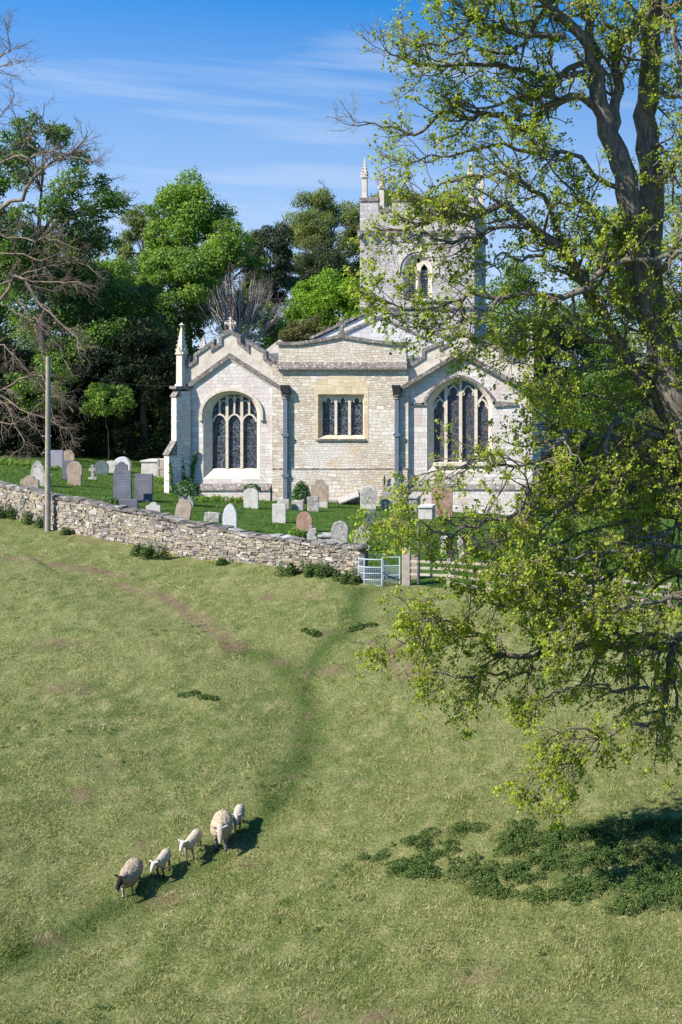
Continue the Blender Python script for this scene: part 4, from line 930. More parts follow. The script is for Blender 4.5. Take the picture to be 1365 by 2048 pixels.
tomb(836, 866, 1040, 1012, 'pale', 'smaller white chest tomb in front of the pinkish slab, behind leaves', 1.0)
tomb(636, 666, 1089, 1070, 'lichen', 'very low lichened chest tomb behind the wall beside the streaked gravestone', .8)
def ledger(u, v, w, d, th, rot, mat, label, lift=.0):
    p = hit(u, v); m = MB(); m.box(-w / 2, w / 2, 0, d, 0, th); o = m.build('ledger_stone', GS[mat], bevel=.02); o.location = p + np.array((0, 0, lift)); o.rotation_euler = [math.radians(a) for a in rot]; return tag(o, label, 'ledger', 'fallen ledger stones')
ledger(541, 1001, 1.35, .95, .12, (6, -9, 6), 'grey', 'dark flat ledger stone propped up at an angle by the left rainwater pipe', .22)
ledger(474, 1000, .95, .5, .11, (4, -11, -8), 'brown', 'broken brown slab lying tilted against the ivy draped stone', .04)
ledger(672, 1006, 1.2, .9, .16, (3, 0, 0), 'grey', 'flat grey ledger lying at the foot of the chancel wall', .02)
ledger(700, 1010, 1.15, .9, .11, (14, -20, 12), 'lichen', 'lichened slab leaning up beside the carved gravestone', .20)
ledger(455, 1004, .25, .2, .16, (0, 10, 20), 'brown', 'small brown stone lump at the end of the broken slab', 0)
p = hit(625, 1086); m = MB(); m.prism([(-.20, -.2), (.2, -.2), (.22, .25), (.12, .36), (.2, .48), (.17, .66), (.05, .62), (.0, .76), (-.12, .74), (-.10, .5), (-.22, .40)], -.08, .08); o = m.build('gravestone', GS['lichen'], bevel=.02); o.location = p
tag(o, 'small broken pale stone with jagged top behind the wall near the long grass', 'gravestone', 'gravestones in the churchyard')
p = hit(291, 1004); m = MB(); m.ell((0, 0, 0), (.28, .22, .14), 12, 6); o = m.build('earth_mound', GS['red'], smooth=True); o.location = p; tag(o, 'low reddish earth mound at the foot of the dark slate slab', 'mound')
# dark stone trough and boards at the church corner
p = hit(992, 1090); m = MB(); m.prism([(-.34, -.1), (.34, -.1), (.56, .62), (-.5, .62)], -.3, .35); o = m.build('stone_trough', GS['dark'], bevel=.03); o.location = p; tag(o, 'dark flared stone trough in the churchyard grass under the big tree', 'trough')
m = MB(); Y = 80.0; p = P3(331, 948, Y)
m.box(-.4, .4, -.03, .03, -.3, .85); m.box(-.46, -.36, -.06, .0, -.3, .95); m.box(.3, .4, -.06, 0, -.3, .9); m.box(-.46, .4, -.055, -.03, .3, .4); o = m.build('board_fence', M['fence_wood']); o.location = p; tag(o, 'short yellowish board fence panel beside the pale chest tomb', 'fence')
# ------------------------------------------------------------------ trees
def norm(a): return a / (np.linalg.norm(a, axis=-1, keepdims=True) + 1e-9)
def tubes_np(P, R, ns):
    """P (N,K,3), R (N,K) -> verts, quads"""
    N, K, _ = P.shape
    T = norm(np.gradient(P, axis=1)); mt = norm(T.mean(1))
    ref = np.where(np.abs(mt[:, 2:3]) < .8, np.array([[0, 0, 1.]]), np.array([[1., 0, 0]]))
    A = norm(np.cross(T, ref[:, None, :])); B = np.cross(T, A)
    th = np.arange(ns) * 2 * np.pi / ns
    V = P[:, :, None, :] + R[:, :, None, None] * (A[:, :, None, :] * np.cos(th)[None, None, :, None] + B[:, :, None, :] * np.sin(th)[None, None, :, None])
    base = (np.arange(N) * K * ns)[:, None, None] + (np.arange(K - 1) * ns)[None, :, None]
    k = np.arange(ns)[None, None, :]; k2 = (k + 1) % ns
    Fq = np.stack((base + k, base + k2, base + ns + k2, base + ns + k), -1).reshape(-1, 4)
    return V.reshape(-1, 3), Fq
class TubeSet:
    def __init__(s): s.V, s.F, s.T, s.n = [], [], [], 0
    def add(s, P, R, ns, tint=.5):
        if len(P) == 0: return
        v, f = tubes_np(P, R, ns); s.V.append(v); s.F.append(f + s.n); s.n += len(v)
        t = np.broadcast_to(np.asarray(tint, float).reshape(-1, 1), (len(P), P.shape[1] * ns)).ravel(); s.T.append(t)
    def build(s, name, mat, parent=None, smooth=True): return np_mesh(name, np.concatenate(s.V), s.F, mat, tint=np.concatenate(s.T), smooth=smooth, parent=parent)
def resample(pts, rad, K, wob=0.0):
    pts = np.array(pts, float); n = len(pts)
    ext = np.vstack((2 * pts[0] - pts[1], pts, 2 * pts[-1] - pts[-2])); out_ = []; rr = []
    for t in np.linspace(0, n - 1 - 1e-6, K):
        i = int(t); f = t - i; p0, p1, p2, p3 = ext[i:i + 4]
        out_.append(.5 * ((2 * p1) + (-p0 + p2) * f + (2 * p0 - 5 * p1 + 4 * p2 - p3) * f * f + (-p0 + 3 * p1 - 3 * p2 + p3) * f ** 3)); rr.append(np.interp(t, range(n), rad))
    o = np.array(out_); o[1:-1] += rng.normal(0, wob, (K - 2, 3)); return o, np.array(rr)
def grow(P, R, cnt, tr, ln, ang, K, wob, trop, rr, rend, rmax=1.0):
    """side shoots: cnt per parent (int or array); returns P2, R2, parent index, t"""
    N, Kp, _ = P.shape; cnt = np.broadcast_to(np.asarray(cnt), (N,)).astype(int)
    pi = np.repeat(np.arange(N), cnt); M_ = len(pi)
    if M_ == 0: return np.zeros((0, K, 3)), np.zeros((0, K)), pi, np.zeros(0)
    t = rng.uniform(*tr, M_); f = t * (Kp - 1); i = np.minimum(f.astype(int), Kp - 2); f = (f - i)[:, None]
    b = P[pi, i] * (1 - f) + P[pi, i + 1] * f; r0 = R[pi, i] * (1 - f[:, 0]) + R[pi, i + 1] * f[:, 0]
    d = norm(P[pi, i + 1] - P[pi, i]); q = norm(np.cross(d, norm(rng.normal(size=(M_, 3)))))
    a = np.radians(rng.uniform(*ang, M_))[:, None]; d = d * np.cos(a) + q * np.sin(a)
    L = (rng.uniform(*ln, M_) * (1 - .45 * t))[:, None]
    out_ = np.zeros((M_, K, 3)); out_[:, 0] = b
    tp = trop(b) if callable(trop) else np.array(trop)
    for k in range(1, K):
        d = norm(d + rng.normal(0, wob, (M_, 3)) + tp); out_[:, k] = out_[:, k - 1] + d * L / (K - 1)
    r1 = np.minimum(np.minimum(r0 * rr, rmax), L[:, 0] * .05)
    RR = r1[:, None] * np.linspace(1, 0, K)[None] + rend * np.linspace(0, 1, K)[None]
    return out_, RR, pi, t
def leaves_np(C, Nn, S, ratio=.62, fold=.18, shape='leaf'):
    """leaf blades at C, facing Nn, of length S: each a folded four point blade"""
    N = len(C); Nn = norm(Nn); q = norm(rng.normal(size=(N, 3))); Tn = norm(np.cross(Nn, q)); B = np.cross(Nn, Tn); S = S[:, None]
    a = C - Tn * S * .5; b = C + B * S * ratio * .5 + Nn * S * fold - Tn * S * .05; c = C + Tn * S * .5; d = C - B * S * ratio * .5 + Nn * S * fold - Tn * S * .05
    V = np.stack((a, b, c, d), 1).reshape(-1, 3); k = np.arange(N)[:, None] * 4
    return V, np.concatenate((k + np.array([[0, 1, 2]]), k + np.array([[0, 2, 3]])))
def build_leaves(name, C, Nn, S, tint, mat, parent=None, **k):
    V, Fq = leaves_np(C, Nn, S, **k); return np_mesh(name, V, [Fq], mat, tint=np.repeat(tint, 4), parent=parent)

def bark_mat(name, stops, lich=None, amt=.6, sc=(6, 6, 1.2)):
    t = NT(name); c = t.coord(); st = t.n('ShaderNodeVectorMath', {0: c, 1: sc}, operation='MULTIPLY').outputs[0]
    a = t.noise(st, 2.4, 6, .7); col = t.ramp(a, stops)
    if lich: col = t.mix(t.math('MULTIPLY', t.ramp(t.noise(c, 2.3, 5, .7), [(.53, 0), (.62, 1)]), amt), col, lich)
    return t.done(t.principled(col, .92, t.bump(a, .9, .05), spec=.1))
M['bark'] = bark_mat('grey_bark', [(.3, (.055, .043, .034)), (.5, (.15, .125, .10)), (.7, (.27, .235, .195))], (.30, .28, .19), .5)
M['twig'] = bark_mat('lichened_twigs', [(.3, (.12, .09, .06)), (.6, (.27, .22, .155)), (.8, (.38, .33, .26))], (.52, .38, .075), .85, (2, 2, 2))
M['bare_twig'] = bark_mat('bare_twigs', [(.3, (.10, .075, .06)), (.6, (.21, .165, .135)), (.8, (.30, .26, .22))], (.36, .29, .10), .5, (2, 2, 2))
M['far_bark'] = bark_mat('far_bark', [(.3, (.06, .05, .045)), (.6, (.13, .115, .10)), (.8, (.2, .18, .16))], None)
M['silver_twig'] = bark_mat('silvery_stems', [(.3, (.30, .28, .26)), (.6, (.50, .48, .45)), (.8, (.60, .58, .55))], None)
M['lime_leaf'] = leaf_mat('spring_leaf', [(0, (.12, .155, .016)), (.35, (.225, .285, .022)), (.7, (.33, .39, .032)), (1, (.44, .45, .08))], .48)

# --- the big spring tree in front: limbs (bearing, height, distance) with radii in metres
def G(Y0, r0, r1, pts, Y1=None, leaf=1.0, K=16):
    n = len(pts); Y1 = Y0 if Y1 is None else Y1
    p = [P3(u, v, Y0 + (Y1 - Y0) * i / (n - 1)) for i, (u, v) in enumerate(pts)]
    return p, np.linspace(r0, r1, n), leaf, K
TY = 33.0
base = np.array((X(1462, TY), TY, 0)); base[2] = gz(base[0], base[1])
trunkG = [G(TY, .54, .20, [(1475, 1745), (1462, 1500), (1448, 1250), (1432, 1050), (1402, 920), (1366, 830), (1338, 750), (1318, 670), (1296, 610), (1274, 510), (1258, 400), (1244, 330), (1226, 280), (1204, 215), (1180, 150)], 32.4),
          G(33.3, .40, .19, [(1440, 1180), (1400, 960), (1352, 800), (1318, 680), (1300, 560), (1303, 450), (1303, 360), (1292, 270), (1294, 190), (1304, 110), (1302, 50), (1320, -20), (1335, -130), (1345, -260)], 33.6)]
limbs = [
 G(32.4, .17, .12, [(1202, 205), (1197, 145), (1177, 100), (1162, 75), (1132, 40), (1097, 15), (1070, -15), (1030, -60), (990, -110)], 31.0),
 G(32.4, .15, .09, [(1190, 170), (1183, 70), (1164, 10), (1150, -60), (1120, -160)], 32.6),
 G(32.5, .16, .11, [(1226, 260), (1232, 200), (1237, 125), (1247, 75), (1277, 35), (1306, 25)], 33.4),
 G(32.4, .13, .018, [(1207, 225), (1172, 200), (1132, 197), (1097, 215), (1072, 240), (1046, 258), (1002, 230), (962, 225), (937, 240), (907, 220), (877, 222), (852, 250), (832, 270), (802, 260), (757, 250), (715, 252)], 30.6, .8, 26),
 G(32.3, .10, .02, [(1197, 140), (1162, 125), (1132, 145), (1112, 170), (1082, 190), (1042, 195), (992, 210), (950, 214), (915, 205)], 31.2),
 G(32.2, .09, .012, [(1172, 145), (1107, 145), (1032, 135), (977, 132), (922, 135), (852, 135), (817, 125), (792, 115), (768, 95)], 30.5, .55, 20),
 G(31.6, .09, .015, [(1132, 70), (1062, 65), (1002, 57), (962, 55), (937, 30), (907, 0), (880, -40)], 30.6),
 G(33.5, .24, .05, [(1404, 905), (1352, 855), (1327, 810), (1282, 755), (1232, 680), (1207, 635), (1177, 570), (1152, 540), (1132, 510), (1092, 480), (1052, 445), (1022, 420), (987, 412), (942, 433), (902, 432), (862, 440), (815, 458)], 30.0, 1, 26),
 G(31.4, .09, .06, [(1180, 565), (1212, 535), (1252, 522), (1322, 517), (1370, 505)], 31.6),
 G(31.4, .10, .014, [(1180, 575), (1137, 585), (1092, 597), (1042, 587), (1002, 592), (960, 588), (922, 595), (882, 615), (847, 627), (802, 620), (770, 600)], 29.8),
 G(30.6, .05, .012, [(1002, 592), (970, 625), (930, 640), (900, 655), (860, 660)], 30.2),
 G(31.0, .06, .012, [(1052, 445), (990, 455), (950, 470), (897, 490), (857, 467), (812, 480), (780, 492)], 30.0, .6),
 G(31.6, .07, .015, [(1130, 508), (1085, 500), (1040, 520), (1000, 510), (985, 530)], 31.0, .8),
 G(31.8, .08, .015, [(1150, 535), (1100, 420), (1060, 370), (1010, 350), (960, 345), (905, 360), (870, 385), (830, 395)], 30.2, .75),
 G(32.4, .08, .015, [(1250, 380), (1190, 350), (1140, 300), (1080, 310), (1020, 290), (960, 300), (900, 310), (860, 318), (810, 328)], 30.8, .7),
 G(33.3, .09, .03, [(1295, 200), (1320, 185), (1365, 197), (1420, 200)], 32.6), G(33.3, .08, .03, [(1303, 290), (1322, 295), (1347, 340), (1365, 370), (1400, 390)], 32.4),
 G(33.4, .10, .02, [(1300, 60), (1340, 20), (1390, -20)], 33.8), G(33.0, .09, .02, [(1300, 560), (1335, 520), (1365, 470), (1420, 450)], 31.8),
 G(33.4, .13, .05, [(1405, 930), (1365, 880), (1312, 870), (1257, 850), (1227, 852), (1212, 880), (1222, 925), (1230, 965)], 31.6),
 G(33.6, .16, .04, [(1425, 1010), (1365, 960), (1307, 925), (1252, 885), (1202, 875), (1142, 862), (1100, 855)], 31.6),
 G(31.8, .07, .018, [(1222, 925), (1182, 970), (1147, 985), (1112, 1030), (1082, 1060), (1050, 1080), (1010, 1075)], 30.4),
 G(31.4, .10, .025, [(1142, 862), (1117, 885), (1082, 925), (1072, 970), (1052, 1005), (1040, 1030)], 30.2),
 G(31.0, .05, .012, [(1082, 928), (1032, 927), (1002, 932), (962, 920), (925, 930), (890, 945), (850, 945), (825, 955)], 29.6, .7),
 G(30.6, .055, .012, [(1052, 1005), (992, 1040), (932, 1055), (897, 1070), (860, 1060), (830, 1045), (790, 1050)], 29.2),
 G(33.6, .13, .05, [(1440, 1180), (1365, 1150), (1307, 1142), (1257, 1140), (1212, 1155), (1182, 1170), (1130, 1185), (1080, 1180)], 30.0),
 G(33.4, .16, .016, [(1450, 1330), (1340, 1300), (1265, 1288), (1207, 1290), (1132, 1295), (1097, 1295), (1067, 1315), (1032, 1305), (992, 1310), (962, 1275), (917, 1255), (882, 1237), (852, 1226)], 30.4, 1, 26),
 G(31.4, .05, .012, [(882, 1235), (867, 1240), (842, 1265), (827, 1285), (790, 1272), (768, 1272)], 30.6, .8),
 G(32.0, .06, .014, [(1067, 1315), (1062, 1345), (1020, 1350), (980, 1345), (940, 1355), (900, 1350)], 31.0),
 G(31.5, .09, .02, [(1400, 1270), (1347, 1277), (1282, 1270), (1247, 1277), (1207, 1260), (1172, 1250), (1120, 1225), (1070, 1220), (1010, 1215), (960, 1200)], 31.0),
 G(33.0, .12, .018, [(1430, 1230), (1365, 1270), (1347, 1310), (1337, 1350), (1327, 1395), (1332, 1420), (1307, 1450), (1272, 1445), (1222, 1470), (1192, 1470), (1150, 1455), (1110, 1470)], 30.6),
 G(32.0, .05, .014, [(1330, 1380), (1287, 1375), (1262, 1375), (1237, 1385), (1205, 1370), (1160, 1375), (1110, 1390), (1075, 1400)], 31.0),
 G(31.2, .04, .012, [(1222, 1470), (1180, 1500), (1150, 1520), (1110, 1530), (1075, 1545)], 30.6),
 G(33.0, .08, .02, [(1340, 770), (1290, 730), (1230, 720), (1170, 735), (1110, 745), (1080, 755)], 31.4),
 G(32.5, .07, .016, [(1232, 680), (1170, 680), (1110, 690), (1060, 700), (1010, 690), (965, 685)], 30.8, .8),
 G(34.0, .08, .02, [(1420, 1040), (1360, 1040), (1300, 1030), (1240, 1050), (1180, 1060), (1120, 1090), (1060, 1110)], 31.0),
 G(33.0, .07, .02, [(1430, 1120), (1370, 1090), (1310, 1090), (1250, 1100), (1190, 1110), (1130, 1120), (1070, 1140), (1000, 1130)], 29.5),
 G(33.5, .08, .02, [(1420, 960), (1380, 780), (1340, 700), (1290, 650), (1240, 610), (1200, 470), (1170, 420)], 31.6),
 G(34.5, .08, .02, [(1430, 1050), (1350, 1000), (1290, 990), (1240, 1000), (1170, 1010), (1130, 960), (1090, 800)], 34.0),
 G(34.5, .08, .02, [(1400, 880), (1340, 850), (1290, 800), (1240, 800), (1180, 790), (1130, 810), (1090, 815)], 33.5),
 G(32.0, .07, .02, [(1440, 1200), (1390, 1200), (1340, 1200), (1280, 1210), (1220, 1220), (1160, 1215), (1110, 1260)], 29.5),
 G(33.4, .09, .02, [(1303, 380), (1345, 330), (1390, 300), (1430, 280)], 31.6), G(33.4, .08, .02, [(1318, 640), (1360, 600), (1400, 580)], 31.8), G(33.2, .08, .02, [(1285, 540), (1235, 470), (1190, 420), (1140, 380), (1085, 300)], 31.0),
 G(31.0, .07, .02, [(1020, -60), (980, 10), (930, 60), (890, 90), (850, 90)], 30.4, .9), G(32.0, .08, .02, [(1150, -40), (1090, 20), (1050, 90), (1010, 105), (950, 95), (900, 110)], 31, .9), G(33.0, .09, .02, [(1300, 20), (1270, 70), (1225, 60), (1200, 20)], 32, .9),
 G(33.6, .06, .015, [(1430, 1000), (1380, 920), (1330, 940), (1280, 960), (1220, 1010), (1150, 1020), (1110, 990)], 31.6),
 G(33.2, .06, .015, [(1430, 1090), (1380, 1050), (1320, 1070), (1260, 1080), (1190, 1120), (1120, 1150), (1060, 1165)], 30.8), 
 G(33.2, .05, .015, [(1360, 760), (1300, 690), (1240, 640), (1190, 650), (1130, 640), (1080, 660)], 31.6),
 G(33.2, .10, .03, [(1320, -30), (1350, 70), (1370, 140), (1400, 200)], 32.2, .9),
]
tree = empty('spring_tree', base); tag(tree, 'huge old tree with pale young leaves and lichened drooping limbs before the church', 'tree')
def child(o, p=tree): o.parent = p; o.matrix_parent_inverse = Matrix.Translation(-p.location); return o
def trop_front(b): z = b[:, 2]; k = np.clip((z + 1.0) / 4, -1, 1); return np.stack((np.full(len(b), -.03), np.full(len(b), -.02), np.where(k > 0, .06 * k, .12 * k)), 1)
ts = TubeSet(); LC, LN, LS, LT = [], [], [], []
gP = []
for i, (p, r, lf, K) in enumerate(trunkG):
    q, rr = resample(p, r, 34, .03); ts.add(q[None], rr[None], 12); gP.append((q, rr, lf))
child(ts.build('trunk', M['bark']))
twigs = TubeSet()
for i, (p, r, lf, K) in enumerate(limbs):
    q, rr = resample(p, np.array(r) * .86, K, .045); Lg = np.linalg.norm(np.diff(q, axis=0), axis=1).sum()
    tb = TubeSet(); tb.add(q[None], rr[None], 9)
    out_of = X(1500, q[:, 1].mean())
    P1, R1, _, t1 = grow(q[None], rr[None], max(4, int(Lg * (4.8 if q[-1, 2] < 0 else 4.3))), (.08, 1), (.6, 2.0), (30, 80), 9, .17, trop_front, .55, .007, .045)
    P0, R0 = grow(q[None, -4:], rr[None, -4:], 3, (.7, 1), (.8, 1.5), (5, 40), 9, .16, trop_front, .8, .006)[:2]; P1 = np.concatenate((P1, P0)); R1 = np.concatenate((R1, R0))
    P2, R2, _, t2 = grow(P1, R1, 5, (.15, 1), (.35, .95), (25, 75), 7, .20, trop_front, .6, .0045, .02)
    P3_, R3, _, t3 = grow(P2, R2, 3, (.2, 1), (.12, .36), (25, 70), 5, .22, trop_front, .7, .003, .008)
    tb.add(P1, R1, 5); child(tb.build('limb', M['bark']))
    twigs.add(P2, R2, 4); twigs.add(P3_, R3, 3)
    ends = np.concatenate((P3_[:, -1], P2[:, -1], P3_[::2, 2])); keep = rng.random(len(ends)) < .76 * lf
    ux = UC + ends[:, 0] * F / ends[:, 1]; vx = VC - ends[:, 2] * F / ends[:, 1]
    bare = np.clip((ux - 700) / 130, .05, 1) * (vx < 420) + (vx >= 420)                 # the highest outer twigs have not opened yet
    keep &= rng.random(len(ends)) < bare; keep &= ux < 1480
    ends = ends[keep]; n = rng.integers(3, 7, len(ends)); e = np.repeat(ends, n, 0); ct = np.repeat(rng.normal(0, .16, len(ends)), n)
    C = e + rng.normal(0, .045, (len(e), 3)) - np.array((0, 0, .02))
    LC.append(C); LN.append(norm(rng.normal(size=(len(e), 3)) * .62 + np.array((-.62, -.42, .55)))); LS.append(.042 + .07 * rng.beta(2, 2.6, len(e))); LT.append(np.clip(rng.normal(.45, .2, len(e)) + ct, 0, 1))
child(twigs.build('twig_growth', M['twig'], smooth=False))
LC, LN, LS, LT = map(np.concatenate, (LC, LN, LS, LT))
child(build_leaves('crown', LC, LN, LS, LT, M['lime_leaf'], ratio=.9))
print('front leaves', len(LC))

# --- the leafless tree at the left
def HG(r0, r1, pts, Y0=83.5, Y1=81.5, K=14): return G(Y0, r0 * .62, r1 * .7, pts, Y1, 0, K)
hl = [HG(.28, .035, [(-160, 620), (-90, 500), (0, 416), (40, 398), (62, 368), (99, 328), (135, 310), (158, 288), (176, 262)]), HG(.16, .03, [(-110, 380), (0, 328), (40, 313), (66, 315), (95, 304), (128, 310), (165, 318), (188, 322)]),
      HG(.09, .025, [(40, 313), (48, 290), (55, 277), (73, 255), (88, 229), (90, 205)]), HG(.09, .02, [(-80, 200), (0, 115), (20, 95), (14, 60), (8, 30)]), HG(.07, .02, [(-40, 150), (0, 135), (35, 125), (55, 118)]), HG(.08, .02, [(-60, 260), (-10, 240), (25, 200), (20, 160)]),
      HG(.20, .03, [(-150, 700), (-60, 650), (0, 607), (22, 559), (40, 552), (70, 596), (88, 614), (110, 629), (128, 658), (150, 669), (157, 691), (172, 702)]), HG(.10, .025, [(-40, 590), (20, 562), (55, 559), (92, 566), (125, 561), (154, 563), (183, 577)]),
      HG(.10, .02, [(20, 560), (66, 544), (103, 533), (147, 522), (176, 533), (201, 555)]), HG(.07, .02, [(30, 600), (48, 618), (42, 669), (30, 700), (20, 740)]), HG(.07, .02, [(50, 610), (73, 640), (77, 676), (88, 713), (92, 740)]),
      HG(.14, .025, [(-130, 860), (0, 782), (44, 757), (77, 753), (95, 771), (121, 793), (147, 823)]), HG(.10, .025, [(-60, 780), (0, 792), (48, 819), (88, 837), (128, 856), (161, 892)]), HG(.10, .02, [(-80, 800), (0, 800), (30, 850), (50, 890), (20, 915)]),
      HG(.08, .02, [(-50, 700), (10, 690), (50, 740), (90, 780), (120, 850)]), HG(.10, .025, [(-60, 450), (0, 470), (60, 480), (110, 480), (160, 500)]), HG(.08, .02, [(-40, 520), (30, 505), (80, 520), (120, 505), (150, 480)]), HG(.08, .02, [(0, 607), (60, 640), (110, 680), (140, 740)]),
      HG(.07, .02, [(-40, 920), (20, 925), (60, 922)]), HG(.08, .02, [(-30, 840), (40, 845), (90, 800), (130, 790)])]
hb = np.array((X(-190, 84), 84, 0)); hb[2] = gz(hb[0], hb[1])
bare = empty('bare_tree', hb); tag(bare, 'leafless tree with long drooping lichened branches at the edge of the upper churchyard', 'tree')
ts = TubeSet(); q, rr = resample([hb - (0, 0, .3), P3(-185, 800, 84), P3(-165, 620, 83.7), P3(-120, 400, 83.5), P3(-90, 200, 83.5)], [.5, .42, .34, .25, .12], 16, .03); ts.add(q[None], rr[None], 12); child(ts.build('trunk', M['bark']), bare)
tw = TubeSet()
for p, r, lf, K in hl:
    q, rr = resample(p, r, K, .06); tb = TubeSet(); tb.add(q[None], rr[None], 8); Lg = np.linalg.norm(np.diff(q, axis=0), axis=1).sum()
    tpz = -.07 if np.mean([a[2] for a in p]) < 5.5 else .05
    P1, R1, _, _ = grow(q[None], rr[None], int(Lg * 1.7) + 2, (.15, 1), (1.0, 2.6), (25, 65), 8, .16, (.04, 0, tpz), .6, .009, .04)
    P2, R2, _, _ = grow(P1, R1, 6, (.15, 1), (.5, 1.3), (25, 65), 6, .18, (.02, 0, tpz), .65, .006, .015)
    P3_, R3, _, _ = grow(P2, R2, 2, (.2, 1), (.25, .6), (20, 60), 4, .2, (0, 0, tpz), .8, .004, .008)
    tb.add(P1, R1, 5); child(tb.build('limb', M['bare_twig']), bare); tw.add(P2, R2, 3); tw.add(P3_, R3, 3)
child(tw.build('twig_growth', M['bare_twig'], smooth=False), bare)

# --- trees and shrubs behind the church
LM = {
 'sycamore': leaf_mat('bright_leaf', [(0, (0.078, 0.129, 0.024)), (.4, (0.158, 0.258, 0.039)), (.75, (0.269, 0.379, 0.064)), (1, (0.425, 0.499, 0.121))], .42),
 'dark': leaf_mat('dark_leaf', [(0, (0.041, 0.082, 0.024)), (.45, (0.088, 0.167, 0.035)), (.8, (0.165, 0.265, 0.050)), (1, (0.283, 0.347, 0.085))], .36),
 'olive': leaf_mat('olive_leaf', [(0, (0.094, 0.122, 0.038)), (.45, (0.178, 0.220, 0.062)), (.8, (0.274, 0.304, 0.104)), (1, (0.378, 0.368, 0.168))], .4),
 'yew': leaf_mat('yew_leaf', [(0, (0.008, 0.017, 0.007)), (.5, (0.019, 0.036, 0.011)), (.85, (0.048, 0.068, 0.019)), (1, (0.103, 0.110, 0.036))], .12),
 'pine': leaf_mat('pine_leaf', [(0, (0.032, 0.055, 0.026)), (.5, (0.069, 0.100, 0.043)), (.85, (0.119, 0.146, 0.058)), (1, (0.163, 0.182, 0.082))], .15),
 'limebush': leaf_mat('lime_bush_leaf', [(0, (0.096, 0.173, 0.017)), (.4, (0.167, 0.287, 0.025)), (.75, (0.255, 0.403, 0.040)), (1, (0.367, 0.489, 0.081))], .35),
 'mid': leaf_mat('mid_leaf', [(0, (0.078, 0.137, 0.024)), (.45, (0.152, 0.248, 0.046)), (.8, (0.249, 0.354, 0.073)), (1, (0.360, 0.449, 0.114))], .4),
 'brown': leaf_mat('twiggy_shrub_leaf', [(0, (0.088, 0.074, 0.039)), (.5, (0.150, 0.140, 0.057)), (.85, (0.193, 0.220, 0.078)), (1, (0.263, 0.298, 0.105))], .36),
 'ivy': leaf_mat('ivy_leaf', [(0, (0.026, 0.065, 0.017)), (.5, (0.065, 0.142, 0.030)), (.85, (0.151, 0.259, 0.065)), (1, (0.346, 0.410, 0.130))], .12),
 'nettle': leaf_mat('nettle_leaf', [(0, (0.031, 0.057, 0.018)), (.5, (0.068, 0.113, 0.031)), (.85, (0.118, 0.169, 0.046)), (1, (0.208, 0.241, 0.071))], .2, .8, .08),
}
